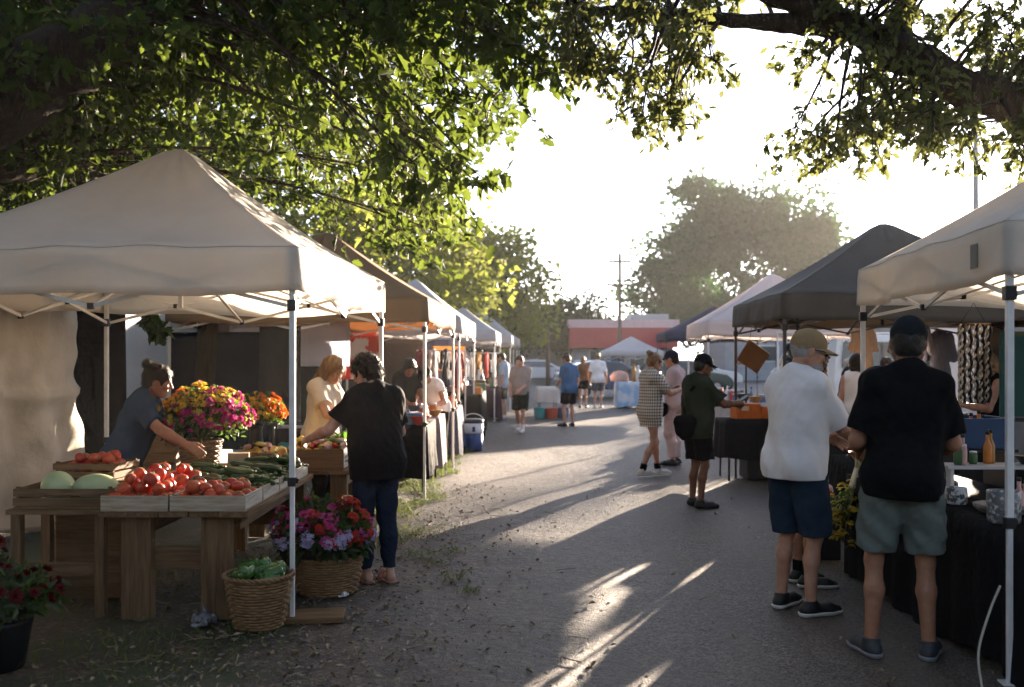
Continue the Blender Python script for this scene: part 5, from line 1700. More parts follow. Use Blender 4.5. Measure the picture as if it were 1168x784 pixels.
# macrame
mr = thing('macrame_hanging', 'knotted black and cream macrame strip hanging in the cream tent', 'macrame', (3.46, 7.46, 0))
MB().tube([(-.13, 0, 1.87), (.13, 0, 1.87)], .009, 8).build('rod', WOOD_X, mr, True)
mb = MB(); mb2 = MB()
for k in range(5):
    x0 = -.096 + .048 * k
    z = np.linspace(1.87, 1.28, 60)
    for s_ in (0, PI):
        mb.tube(np.stack([x0 + .015 * np.sin((1.87 - z) * 55 + s_ + k), .012 * np.cos((1.87 - z) * 55 + s_ + k), z], 1), .0075 + .002 * np.sin((1.87 - z) * 38 + k * 2), 6)
    mb2.tube(np.stack([x0 + .024 + .008 * np.sin(z * 40 + k), .004 * np.cos(z * 30), z], 1), .012, 6)
mb.build('cream_cords', mat('cream cord', (.6, .52, .44), .8, (.5, .42, .34), 60), mr, True)
mb2.build('black_cords', BLACK_PLASTIC, mr, True)
MB().tube([(-.1, 0, 1.87), (0, 0, 2.03), (.1, 0, 1.87)], .003, 5).build('loop', BLACK_PLASTIC, mr, True)
# painting
pt = thing('painting', 'teal abstract painting on an easel at the edge of the cream tent', 'painting', (3.95, 7.2, 0), R(-12))
MB().box((0, 0, 1.5), (.78, .025, .62)).build('canvas', mat('teal paint', (.015, .09, .1), .5, (.16, .15, .03), 4, .3, 12, contrast=(.55, .75)), pt)
for sx in (-.3, .3):
    MB().bar((sx, .02, 1.82), (sx * 1.2, .16, 0), .025).build('easel_leg', DARK_METAL, pt)
MB().box((0, -.02, 1.17), (.84, .06, .03)).build('ledge', DARK_METAL, pt)
# bouquet tied to the pole upside down
bq = thing('flower_bouquet', 'yellow flower bouquet hanging head down by the white tent pole', 'bouquet', (2.5, 7.3, .47))
g = np.random.default_rng(8)
Vs, Fs, o_ = [], [], 0
for i in range(80):
    V, F = bloom_mesh('cluster', .034 * g.uniform(.7, 1.2), i)
    p = g.normal(size=3) * np.array((.07, .07, .1)) + np.array((-.06, 0, 0))
    Vs.append(V + p); Fs.append(F + o_); o_ += len(V)
link('blossoms', np_mesh('blossoms', np.concatenate(Vs), np.concatenate(Fs), False), petal('mustard petals', (.45, .3, .02), (.5, .38, .05)), bq)
mb = MB()
for i in range(14):
    mb.tube([(g.normal(0, .05) - .06, g.normal(0, .05), g.normal(0, .08)), (g.normal(0, .012), g.normal(0, .012), .2), (.05 + g.normal(0, .012), g.normal(0, .012), .42)], .004, 5)
mb.build('stems', mat('pale stems', (.3, .28, .16), .7), bq, True)
MB().tube([(0, 0, .2), (.035, 0, .34)], [.03, .022], 10).build('wrap', cloth('cream wrap', (.5, .45, .34)), bq, True)
P_ = g.normal(size=(70, 3)) * .07 + np.array((-.05, 0, .05))
link('foliage', leaf_mesh('foliage', P_, g.normal(size=(70, 3)), g.normal(size=(70, 3)), np.full(70, .06)), LEAF_FLOWER, bq)
flower_plant('few red blooms hanging behind the yellow bouquet', 2.33, 7.42, .52, .07, .1, [(REDP, 9, lambda d: 1.)], 40, 21, br=.04, kindb='pom', name='flower_bouquet', cat='bouquet')
bsk = thing('patterned_bundle', 'pink patterned cloth bundle behind the legs of the grey tee person', 'bundle', (2.48, 8.1, 0))
v = Vol((-.2, -.2, .3), (.2, .2, .72), .012); v.ell((0, 0, .5), (.14, .1, .14)); v.folds(.012, 19, 45)
P_, Q_ = v.mesh(); link('body', np_mesh('body', P_, Q_), mat('pink pattern', (.5, .2, .2), .8, (.55, .5, .5), 40, contrast=(.45, .55)), bsk)
MB().box((0, 0, .19), (.3, .3, .38)).build('base', BLACK_PLASTIC, bsk, bevel=.01)
folding_chair('black folding chair beside the white tee man', 3.1, 9.9, R(200), cloth('chair cloth', (.02, .02, .022)), DARK_METAL)
# cable
mb = MB()
pts = [at(1141, 668, 4.87), at(1128, 700, 4.86), at(1116, 745, 4.82), (2.26, 4.78, .02), (2.18, 4.6, .012), (1.9, 4.3, .012)]
C = []
pts = [np.array(p) for p in pts]
for i in range(len(pts) - 1):
    for t in np.linspace(0, 1, 8, endpoint=False):
        pm, p0, p1, p2 = pts[max(i - 1, 0)], pts[i], pts[i + 1], pts[min(i + 2, len(pts) - 1)]
        C.append(.5 * (2 * p0 + (p1 - pm) * t + (2 * pm - 5 * p0 + 4 * p1 - p2) * t * t + (3 * p0 - pm - 3 * p1 + p2) * t ** 3))
mb.tube(C, .006, 8)
tag(mb.build('power_cable', mat('pale cable', (.4, .38, .32), .5), None, True), 'pale cable running from the tent leg down to the ground', 'cable')
# blocks of stock and panels at the back of the right stalls
for i, (x, y, w_, d_, h_, m_, l_) in enumerate([(3.25, 8.6, .5, .8, .68, (.02, .02, .025), 'black storage tote under the low table'), (4.95, 11.2, .55, .8, .75, (.03, .03, .05), 'dark tote under the charcoal table'), (4.3, 7.35, .8, .4, .7, (.04, .04, .04), 'dark tote under the back table of the cream tent'), (3.6, 13.35, 1.0, .5, .55, (.02, .02, .022), 'black tote under the crooked cloth'), (2.95, 6.2, .5, 2.2, .6, (.02, .02, .024), 'black tote under the long black table')]):
    r = thing('storage_tote', l_, 'tote', (x, y, 0))
    mm_ = mat('tote ' + str(i), m_, .5)
    MB().box((0, 0, h_ / 2 - .02), (w_, d_, h_ - .05)).build('body', mm_, r, bevel=.02)
    MB().box((0, 0, h_ - .025), (w_ + .03, d_ + .03, .04)).build('lid', mm_, r, bevel=.01)
# wares hanging in the back row
for i, (px, py, Y, w_, h_, c, l_) in enumerate([(1040, 400, 12.2, .5, .6, (.55, .52, .55), 'white shirt hanging behind the man in black tee'), (1072, 408, 12.4, .36, .7, (.2, .2, .24), 'grey shirt hanging left of the macrame'), (922, 404, 17., .5, .8, (.04, .045, .06), 'dark coat hanging behind the old man in white'), (985, 398, 14.6, .34, .6, (.3, .17, .09), 'brown fringed bag hanging behind the white pole')]):
    p = at(px, py, Y)
    garment_hang(p.x, p.y, p.z + .3, .2, cloth('ware ' + str(i), c), l_, None, h_, w_)
rack('clothes rack at the back of the grey tent', 4.9, 14.9, 1.9, R(5), 1.98)
rack('clothes rack carrying shirts behind the macrame', 5.6, 12.4, 1.6, R(0), 2.0)
# ------------------------------------------------------------------ background: buildings, poles, cars
def building():
    r = thing('low_building', 'long low building with a deep red fascia and pale parapet', 'building', (8.35, 75, 0))
    wall = mat('beige wall', (.4, .33, .27), .8, (.34, .28, .23), 2, .2, 20)
    red = mat('red fascia', (.38, .05, .05), .7, (.33, .04, .04), 2)
    W = 7.7
    MB().box((0, 5, 1.3), (W, 9.6, 2.6)).build('wall', wall, r)
    f = MB(); f.box((0, -.35, 3.1), (W + .4, 1., 1.5)); f.build('fascia', red, r)
    MB().box((0, 4.6, 4.15), (W + .6, 10.6, .62)).build('parapet', mat('pale parapet', (.62, .42, .42), .8, (.52, .35, .35), 3), r)
    MB().box((2.5, 5, 4.75), (3, 3, .6)).build('roof_unit', mat('roof unit', (.35, .34, .34), .6), r)
    gl = mat('dark glass', (.03, .04, .045), .1, spec=.6)
    wf = mat('white frame', (.55, .53, .5), .5)
    for x in (-1.9, -.4, 1.1, 2.6):
        w_ = MB().box((x, .16, 1.55), (1.2, .12, 1.3)).build('window', wf, r)
        MB().box((x, .07, 1.55), (1.06, .08, 1.16)).build('pane', gl, w_)
    d = MB().box((-3.2, .16, 1.1), (1., .12, 2.1)).build('door', mat('grey door', (.2, .21, .24), .5), r)
    MB().box((-2.85, .07, 1.05), (.04, .06, .2)).build('handle', WHITE_METAL, d)
    r2 = thing('low_building', 'pale shed beside the red fascia building', 'building', (1.4, 82, 0))
    MB().box((0, 3, 1.4), (6, 6, 2.8)).build('wall', mat('pale wall', (.45, .42, .38), .8, (.4, .37, .33), 2), r2)
    mb = MB(); mb.add([(-3.2, -.3, 2.8), (3.2, -.3, 2.8), (3.2, 6.3, 2.8), (-3.2, 6.3, 2.8), (-3.2, 3, 3.7), (3.2, 3, 3.7)], [(0, 1, 5, 4), (2, 3, 4, 5), (1, 2, 5), (3, 0, 4), (3, 2, 1, 0)])
    mb.build('roof', mat('grey roof', (.22, .21, .2), .8), r2)
    for x in (-1.6, 1.2):
        w_ = MB().box((x, -.02, 1.5), (1., .08, 1.)).build('window', wf, r2)
        MB().box((x, -.06, 1.5), (.86, .05, .86)).build('pane', gl, w_)
    r3 = thing('low_building', 'grey flat warehouse behind the vans on the right', 'building', (24, 70, 0))
    MB().box((0, 4, 1.9), (18, 8, 3.8)).build('wall', mat('grey wall', (.3, .3, .31), .8, (.26, .26, .27), 2), r3)
    MB().box((0, 4, 3.95), (18.6, 8.6, .3)).build('roof', mat('grey roof', (.22, .21, .2), .8), r3)
    for x in (-6, -2, 2, 6):
        w_ = MB().box((x, -.02, 1.9), (1.6, .08, 1.2)).build('window', wf, r3)
        MB().box((x, -.07, 1.9), (1.4, .05, 1.0)).build('pane', gl, w_)
building()

def upole(label, x, y, h, arms, r=.13):
    o = thing('utility_pole', label, 'utility pole', (x, y, 0))
    wd = mat('pole wood', (.14, .1, .075), .85, (.1, .075, .055), 8)
    MB().tube([(0, 0, -.1), (0, 0, h)], [r, r * .7], 10).build('pole', wd, o, True)
    for z, L in arms:
        a = MB().box((0, -.12, z), (L, .1, .12)).build('crossarm', wd, o)
        for k in (-.45, -.2, .2, .45):
            MB().lathe([(.03, 0), (.06, .05), (.05, .12), (0, .16)], 8, (k * L, -.12, z + .06)).build('insulator', mat('insulator', (.2, .2, .2), .4), a, True)
    return o
upole('tall wooden utility pole with two crossarms in the far gap', 6.5, 60, 7.9, [(7.4, 1.3), (6.0, 1.6)])
o = thing('lamp_pole', 'slim metal lamp pole rising behind the nearest right tent', 'lamp pole', (11.65, 25, 0))
MB().tube([(0, 0, 0), (0, 0, 8.5)], [.085, .06], 10).build('pole', mat('grey pole', (.25, .24, .23), .5), o, True)
MB().bar((0, 0, 8.4), (-1.2, -.3, 8.6), .06).build('arm', mat('grey pole', (.25, .24, .23), .5), o)
MB().box((-1.4, -.35, 8.58), (.6, .22, .1)).build('lamp_head', mat('grey pole', (.25, .24, .23), .5), o, bevel=.02)
for nm, px, py, Y in (('weathered wooden post near the far left tents', 625, 372, 40), ('second wooden post in the lane gap', 567, 366, 36)):
    p = at(px, py, Y)
    q = thing('wooden_post', nm, 'post', (p.x, p.y, 0))
    MB().tube([(0, 0, 0), (0, 0, p.z)], .09, 8).build('post', mat('pole wood', (.14, .1, .075), .85), q, True)
    MB().lathe([(.1, p.z), (.1, p.z + .05), (0, p.z + .09)], 8).build('cap', DARK_METAL, q)

def car(label, x, y, rz, col, van=False, cname='parked_car'):
    r = thing(cname, label, 'van' if van else 'car', (x, y, 0), rz)
    L, W = (5.2, 1.95) if van else (4.4, 1.78)
    if van:
        prof = [(-2.6, .35), (-2.6, 1.0), (-2.58, 2.15), (-2.45, 2.3), (1.0, 2.3), (1.25, 2.2), (1.95, 1.35), (2.55, 1.15), (2.62, .8), (2.6, .35)]
    else:
        prof = [(-2.2, .35), (-2.22, .75), (-2.15, .98), (-1.75, 1.05), (-1.2, 1.42), (-.6, 1.5), (.25, 1.46), (1.0, 1.02), (1.9, .88), (2.16, .7), (2.2, .35)]
    paint = mat('car paint ' + ''.join('%02d' % int(c * 99) for c in col), col, .25, spec=.6)
    V, F = [], []
    n = len(prof)
    for s_, k in ((-1, 1.), (1, 1.)):
        for (a, b) in prof:
            inset = .16 * max(0, (b - .95) / .55) if not van else .1 * max(0, (b - 1.1) / 1.2)
            V.append((a, s_ * (W / 2 - inset), b))
    for i in range(n):
        j = (i + 1) % n
        F.append((i, j, n + j, n + i))
    F.append(tuple(range(n - 1, -1, -1))); F.append(tuple(range(n, 2 * n)))
    mb = MB(); mb.add(V, F); mb.build('body', paint, r, bevel=.05)
    gl = mat('car glass', (.02, .025, .03), .06, spec=.8)
    for s_ in (-1, 1):
        if van:
            q = [(.5, 1.35), (1.75, 1.35), (1.2, 2.05), (.5, 2.1)]
        else:
            q = [(-1.55, 1.04), (.85, 1.02), (.2, 1.38), (-1.05, 1.38)]
        ins = lambda b: (.16 * max(0, (b - .95) / .55) if not van else .1 * max(0, (b - 1.1) / 1.2))
        P = [(a, s_ * (W / 2 - ins(b) + .008), b) for a, b in q]
        P2 = [(a, s_ * (W / 2 - ins(b) - .03), b) for a, b in q]
        mb = MB(); mb.add(P + P2, [(0, 1, 2, 3), (7, 6, 5, 4), (0, 4, 5, 1), (1, 5, 6, 2), (2, 6, 7, 3), (3, 7, 4, 0)]); mb.build('side_window', gl, r)
    for q in ([(1.3, 2.1), (1.92, 1.42)] if van else [(.33, 1.44), (.97, 1.06)], [(-2.61, 2.05), (-2.63, 1.35)] if van else [(-1.25, 1.42), (-1.74, 1.08)]):
        (a, b), (c, d) = q
        sg = 1 if a > 0 else -1
        w_ = W / 2 - .26
        mb = MB(); mb.add([(a + sg * .02, -w_, b), (a + sg * .02, w_, b), (c + sg * .03, w_ + .08, d), (c + sg * .03, -w_ - .08, d), (a - sg * .05, -w_, b - .02), (a - sg * .05, w_, b - .02), (c - sg * .05, w_, d - .02), (c - sg * .05, -w_, d - .02)], [(0, 1, 2, 3), (7, 6, 5, 4), (0, 4, 5, 1), (1, 5, 6, 2), (2, 6, 7, 3), (3, 7, 4, 0)])
        mb.build('windscreen', gl, r)
    for ax in (-L * .3, L * .31):
        for s_ in (-1, 1):
            t = MB(); t.tube([(ax, s_ * (W / 2 - .2), .32), (ax, s_ * (W / 2 + .01), .32)], .32, 20)
            wh = t.build('wheel', mat('tyre', (.015, .015, .015), .8), r)
            t = MB(); t.tube([(ax, s_ * (W / 2 - .1), .32), (ax, s_ * (W / 2 + .025), .32)], .19, 14)
            t.build('rim', mat('rim', (.4, .4, .42), .3, metal=.8), wh)
    for s_ in (-1, 1):
        MB().ball((L / 2 - .06, s_ * (W / 2 - .3), .68), (.08, .16, .09), 10).build('headlight', mat('headlight', (.6, .6, .58), .1), r, True)
        MB().ball((-L / 2 + .04, s_ * (W / 2 - .22), .85), (.06, .13, .1), 10).build('tail_light', mat('tail light', (.35, .01, .01), .2), r, True)
    return r
car('white van parked behind the bright white tent', 9.6, 30, R(95), (.6, .6, .6), True, 'parked_van')
car('white cargo van parked in the back row behind the grey tent', 9.4, 19.5, R(100), (.62, .62, .63), True, 'parked_van')
car('dark blue car parked behind the walkers in white', 4.0, 40.5, R(8), (.02, .045, .12))
car('silver car parked in front of the red building', 4.8, 58, R(4), (.4, .41, .42))
car('white hatchback beside the small white tent', 9.2, 50, R(12), (.6, .6, .58))
car('pale car seen past the wooden post', 1.9, 62, R(-5), (.45, .45, .47))
car('dark green car in the gap under the pale tree', 7.4, 44, R(20), (.03, .06, .05))

# blue printed cloth table with goods
draped_table('folding table under the light blue cloth', 'light blue cloth printed with white arches on the table by the far walkers', 3.35, 4.9, 31.6, 32.5, .84, mat('light blue cloth', (.25, .4, .6), .8, (.5, .55, .62), 2.2, contrast=(.45, .55)), .8, 41)
small_goods(3.5, 4.7, 31.7, 32.4, .845, 10, 'light blue cloth', 42, 2.)
for i, (x, y, z, rr, c, l_) in enumerate([(3.5, 32.2, .845, .3, (.55, .35, .3), 'peach heap of clothes on the light blue table'), (4.2, 32.1, .845, .28, (.45, .1, .07), 'red heap of clothes on the light blue table'), (4.7, 32.2, .845, .24, (.05, .15, .13), 'dark teal heap of clothes on the light blue table')]):
    v = Vol((-.4, -.4, -.02), (.4, .4, .5), .025); v.ell((0, 0, .1), (rr, rr * .7, rr * .8)); v.folds(.03, 20 + i, 22); v.plane((0, 0, 0), (0, 0, -1))
    P_, Q_ = v.mesh()
    o = link('clothes_heap', np_mesh('clothes_heap', P_, Q_), cloth('heap ' + str(i), c), None); o.location = (x, y, z)
    tag(o, l_, 'clothes heap')
draped_table('small table at the end of the left row', 'white cloth on the small table at the lane end', .7, 1.25, 26.8, 28.4, .8, cloth('white tablecloth', (.55, .52, .5)), .4, 43)
for i, (x, y, c) in enumerate([(.75, 26.5, (.05, .3, .33)), (1.05, 26.45, (.45, .1, .05)), (1.35, 26.6, (.08, .1, .2))]):
    cn = ('teal', 'rust', 'navy')[i]
    basket(f'{cn} basket lined up before the small table at the lane end', x, y, 0, .13, .16, .28, 14, 7, mat('basket ' + cn, c, .6))
# ------------------------------------------------------------------ people
HB = mat('dark brown hair', (.012, .0075, .005), .5, (.03, .018, .01), 5, .5, 40, stretch=(5, 5, 1), spec=.15)
HK = mat('black hair', (.008, .007, .006), .45, (.02, .016, .013), 5, .5, 40, stretch=(5, 5, 1))
HBL = mat('blond hair', (.28, .16, .07), .45, (.13, .065, .022), 6, .5, 40, stretch=(6, 6, 1))
HG = mat('grey hair', (.42, .41, .4), .5, (.3, .29, .28), 8, .4, 60)
BLK = cloth('black cotton', (.006, .006, .007), (.009, .009, .0105)); WHT = cloth('white cotton', (.8, .78, .79), (.75, .73, .74), bump=.18); DEN = mat('dark denim', (.018, .03, .055), .85, (.03, .048, .08), 9, .3, 300)
SHBLK = mat('black shoe', (.012, .012, .013), .5); SOLEW = mat('white sole', (.6, .58, .55), .6)
def P(label, x, y, hd, **k):
    return person(label, (x, y, ground_z_(x, y)), hd, **k)
def ground_z_(x, y):
    return max(.012 * math.sin(x * 1.1 + 1) * math.sin(y * .7) + .006 * math.sin(x * 2.9 + y * 1.7) - .012, -.03)

# near people
P('person in a navy tee with a hair bun reaching over the tomatoes', -2.92, 7.5, 92, H=1.62, h=.006, bust=.95, lean=22, head=(-14, -4), skin_tone='tan', w=1.02,
  rh=(.26, .66, .93), lh=(-.2, .45, .92), rel=(.5, -.5, -1), shirt=cloth('slate blue tee', (.035, .06, .1), (.03, .05, .085)), bottom=BLK, bottom_to=1.9, bot_loose=.006, hair=HB, hair_style='bun', shoes=SHBLK, hem=.88, sleeve=.75, seed=3)
P('person in a cream blouse with long blond hair sorting squash', -1.83, 9.55, 112, H=1.68, h=.006, bust=.9, lean=6, head=(12, 26), w=.95,
  rh=(.14, .42, 1.04), lh=(-.12, .44, 1.06), rel=(.7, -.6, -.8), lel=(-.7, -.6, -.8), shirt=cloth('cream blouse', (.72, .62, .5), (.64, .55, .44), trans=.15), bottom=BLK, bottom_to=1.9, bot_loose=.01, hair=HBL, hair_style='long', shoes=SHBLK, hem=.93, loose=.035, seed=4)
P('customer in a black tee and dark jeans with pink sandals', -.98, 7.2, -38, H=1.66, h=.006, w=1.12, belly=.45, lean=5, head=(-22, 18), skin_tone='pale',
  lh=(-.34, .38, 1.04), rh=(.12, .3, 1.02), lel=(-.7, -.2, -1), rel=(1., -.8, -.2), shirt=BLK, bottom=cloth('dark jeans', (.014, .02, .038), (.02, .028, .05)), bottom_to=1.93, bot_loose=.006, hair=HB, hair_style='curly', hem=.80, loose=.04, sleeve=.66, sandals=cloth('pink sandal', (.45, .24, .2)), lfoot=(-.06, .05, 0, -6), rfoot=(.09, -.04, 0, 8), seed=5)
P('man in a white tee tan cap and denim shorts facing right', 1.83, 6.4, 57, H=1.81, h=.006, w=1.0, belly=.35, head=(34, 12), skin_tone='fair', lean=3,
  rh=(.13, .42, 1.12), lh=(-.1, .40, 1.1), rel=(.7, -1, -.5), shirt=WHT, bottom=cloth('blue denim shorts', (.026, .042, .068), (.02, .034, .055)), bottom_to=1.0, bot_loose=.035, hair=HG, hair_style='bald', beard=HG, glasses=BLACK_PLASTIC, cap=cloth('tan cap cloth', (.34, .24, .13)), shoes=SHBLK, sole=SOLEW, hem=.84, loose=.048, sleeve=.95, lfoot=(-.13, .02, 0, -12), rfoot=(.12, .0, 0, 14), seed=6)
P('person in a heather grey tee half hidden by the man in the white tee', 2.1, 7.15, 85, H=1.66, h=.007, head=(5, 15), skin_tone='tan',
  rh=(.15, .38, 1.08), lh=(-.15, .38, 1.05), shirt=cloth('heather grey', (.26, .25, .25), (.2, .195, .2)), bottom=mat('floral cloth', (.12, .26, .36), .8, (.5, .45, .45), 24, contrast=(.48, .58)), bottom_to=.8, hair=HB, hair_style='short', shoes=SHBLK, sole=SOLEW, socks=BLK, seed=7)
P('man in a black tee dark cap and grey green shorts seen from behind', 2.12, 5.4, 14, H=1.84, h=.006, w=1.0, head=(6, 8), skin_tone='tan', side=2.5,
  lh=(-.2, .24, 1.1), rh=(.2, .30, 1.08), lel=(-.4, -1, -.6), rel=(.5, -1, -.5), shirt=BLK, bottom=cloth('grey green shorts', (.14, .16, .145), (.115, .135, .125)), bottom_to=.86, bot_loose=.032, hair=HK, hair_style='crop', cap=cloth('charcoal cap', (.02, .024, .028)), shoes=mat('dark grey shoe', (.03, .034, .04), .6), sole=mat('grey sole', (.2, .21, .23), .6), hem=.84, loose=.034, sleeve=.85, lfoot=(-.16, .0, 0, -22), rfoot=(.13, .02, 0, 16), seed=8)
# middle distance
gm, im = P('man in an olive green tee and black cap holding a phone', 2.03, 10.9, 68, H=1.67, h=.007, w=1.1, belly=.35, head=(4, 12), skin_tone='brown', lean=2,
  rh=(.16, .42, 1.14), lh=(-.02, .42, 1.12), rel=(.7, -1, -.6), shirt=cloth('olive tee', (.035, .042, .028), (.028, .034, .022)), bottom=BLK, bottom_to=.85, bot_loose=.03, hair=HK, hair_style='crop', cap=cloth('black cap cloth', (.012, .013, .015)), shoes=SHBLK, hem=.80, loose=.045, sleeve=.8, lfoot=(-.12, .02, 0, -10), rfoot=(.12, -.02, 0, 14), seed=9)
GING = bpy.data.materials.new('gingham'); GING.use_nodes = True
def _ging():
    nt = GING.node_tree; N, L = nt.nodes, nt.links
    tc = N.new('ShaderNodeTexCoord'); sp = N.new('ShaderNodeSeparateXYZ'); L.new(tc.outputs['Object'], sp.inputs[0])
    ad = N.new('ShaderNodeMath'); ad.operation = 'ADD'; L.new(sp.outputs['X'], ad.inputs[0]); L.new(sp.outputs['Y'], ad.inputs[1])
    outs = []
    for s_ in (ad.outputs[0], sp.outputs['Z']):
        m = N.new('ShaderNodeMath'); m.operation = 'MULTIPLY'; m.inputs[1].default_value = 2 * PI / .042; L.new(s_, m.inputs[0])
        si = N.new('ShaderNodeMath'); si.operation = 'SINE'; L.new(m.outputs[0], si.inputs[0])
        st = N.new('ShaderNodeMath'); st.operation = 'GREATER_THAN'; st.inputs[1].default_value = .3; L.new(si.outputs[0], st.inputs[0]); outs.append(st.outputs[0])
    a = N.new('ShaderNodeMath'); a.operation = 'ADD'; L.new(outs[0], a.inputs[0]); L.new(outs[1], a.inputs[1])
    mr_ = N.new('ShaderNodeMapRange'); mr_.inputs['From Max'].default_value = 2; L.new(a.outputs[0], mr_.inputs['Value'])
    mx = N.new('ShaderNodeMix'); mx.data_type = 'RGBA'; mx.inputs[6].default_value = (.6, .55, .48, 1); mx.inputs[7].default_value = (.012, .012, .014, 1); L.new(mr_.outputs['Result'], mx.inputs[0])
    L.new(mx.outputs[2], N['Principled BSDF'].inputs['Base Color']); N['Principled BSDF'].inputs['Roughness'].default_value = .85
_ging()
pw, iw = P('woman in a black and cream gingham romper walking with a phone', 1.9, 13.6, 68, H=1.7, h=.008, bust=.8, head=(4, 14), w=.95,
  rh=(.12, .40, 1.2), lh=(-.08, .4, 1.2), rel=(.6, -1, -.6), dress=GING, hem=.72, loose=.04, sleeve=.8, hair=HBL, hair_style='bun', shoes=mat('white sneaker', (.55, .52, .48), .6), sole=SOLEW, socks=BLK, lfoot=(-.06, .16, 0, 0), rfoot=(.05, -.16, .03, 0), seed=10)
P('person in a pale pink outfit and dark cap behind the gingham woman', 2.45, 15.0, -62, H=1.72, h=.009, head=(0, 10), rh=(.2, .3, 1.1), lh=(-.15, .3, 1.15), shirt=cloth('pale pink top', (.6, .45, .44), trans=.1), bottom=cloth('pale pink trousers', (.58, .44, .43)), bottom_to=1.9, bot_loose=.025, hair=HB, hair_style='short', cap=cloth('navy cap', (.02, .025, .04)), shoes=SHBLK, hem=.82, seed=11)
P('man in a grey tee with a crossbody strap walking toward the stalls', .19, 21.6, 196, H=1.68, h=.009, w=1.1, belly=.4, head=(10, 18), rh=(.2, .1, .86), lh=(-.05, .22, .93), shirt=cloth('warm grey tee', (.27, .24, .23), (.23, .2, .195)), bottom=cloth('dark green shorts', (.02, .025, .02)), bottom_to=.95, bot_loose=.03, hair=HB, hair_style='crop', shoes=SOLEW, socks=WHT, lfoot=(-.08, .14, 0, 0), rfoot=(.08, -.14, .03, 0), hem=.84, sleeve=.8, seed=12)
P('man in a blue tee and black shorts standing in the lane', 1.35, 23.6, -32, H=1.72, h=.009, w=1.05, head=(-12, 22), lh=(-.12, .3, 1.0), rh=(.2, .02, .86), shirt=cloth('mid blue tee', (.05, .13, .27), (.04, .11, .23)), bottom=BLK, bottom_to=.85, bot_loose=.03, hair=HB, hair_style='crop', shoes=SHBLK, hem=.82, sleeve=.8, lfoot=(-.14, .0, 0, -20), rfoot=(.12, .02, 0, 16), seed=13)
P('man in a light blue tee browsing the far left stalls', -.22, 26.5, -70, H=1.76, h=.011, w=1.05, head=(0, 20), rh=(.1, .35, 1.05), shirt=cloth('light blue tee', (.36, .43, .52)), bottom=BLK, bottom_to=.9, hair=HB, hair_style='crop', shoes=SOLEW, hem=.82, sleeve=.85, seed=14)
P('woman with a blond bun and brown top at the end of the lane', 2.3, 32.2, 8, H=1.66, h=.012, bust=.6, head=(0, 8), rh=(.12, .3, 1.05), shirt=cloth('brown top', (.2, .1, .05)), bottom=BLK, bottom_to=.6, hair=HBL, hair_style='bun', shoes=SHBLK, hem=.95, sleeve=.5, seed=15)
P('man in a white tee and grey shorts beside the woman with the bun', 2.76, 32., 12, H=1.78, h=.012, w=1.1, rh=(.26, .1, .9), shirt=WHT, bottom=cloth('grey shorts', (.1, .105, .12)), bottom_to=.85, bot_loose=.03, hair=HBL, hair_style='crop', shoes=SOLEW, hem=.82, sleeve=.85, seed=16)
# behind the stalls
P('seller with long dark hair and a black tee behind the tan pole', -1.62, 14.75, 150, H=1.66, h=.009, lean=18, head=(8, 22), skin_tone='tan', rh=(.1, .45, .95), lh=(-.15, .45, .95), shirt=BLK, bottom=BLK, bottom_to=1.9, hair=HK, hair_style='long', shoes=SHBLK, seed=17)
P('seller in a white tank and dark cap bending over the pink cloth', -1.12, 15.1, 205, H=1.62, h=.009, lean=36, head=(0, 0), rh=(.2, .55, .93), lh=(-.2, .5, .93), shirt=WHT, bottom=BLK, bottom_to=1.9, hair=HK, hair_style='crop', cap=cloth('black cap cloth', (.012, .013, .015)), shoes=SHBLK, sleeve=.4, seed=18)
P('pale haired seller in black reaching across the back of the grey tent', 5.55, 16.5, 95, H=1.7, h=.01, lean=8, head=(0, 10), rh=(.1, .5, 1.15), lh=(-.2, .4, 1.0), shirt=BLK, bottom=BLK, bottom_to=1.9, hair=HG, hair_style='pony', shoes=SHBLK, seed=19)
P('seller with long brown hair and a white tank top at the back', 4.85, 14.0, 20, H=1.68, h=.01, rh=(.25, .3, 1.1), shirt=WHT, bottom=DEN, bottom_to=1.9, hair=HB, hair_style='long', shoes=SHBLK, sleeve=0, seed=20)
P('seller with blond hair in a black tank reading at the back right', 5.12, 10.6, -80, H=1.68, h=.009, bust=.7, head=(0, 18), rh=(.1, .3, 1.12), lh=(-.1, .32, 1.12), shirt=BLK, bottom=BLK, bottom_to=1.9, hair=HBL, hair_style='long', shoes=SHBLK, sleeve=0, seed=21)
P('seller with curly dark hair at the far back of the right row', 5.75, 15.3, 190, H=1.64, h=.01, head=(0, 12), skin_tone='brown', rh=(.1, .35, 1.0), shirt=cloth('maroon tee', (.16, .03, .04)), bottom=DEN, bottom_to=1.9, hair=HB, hair_style='curly', shoes=SHBLK, seed=22)
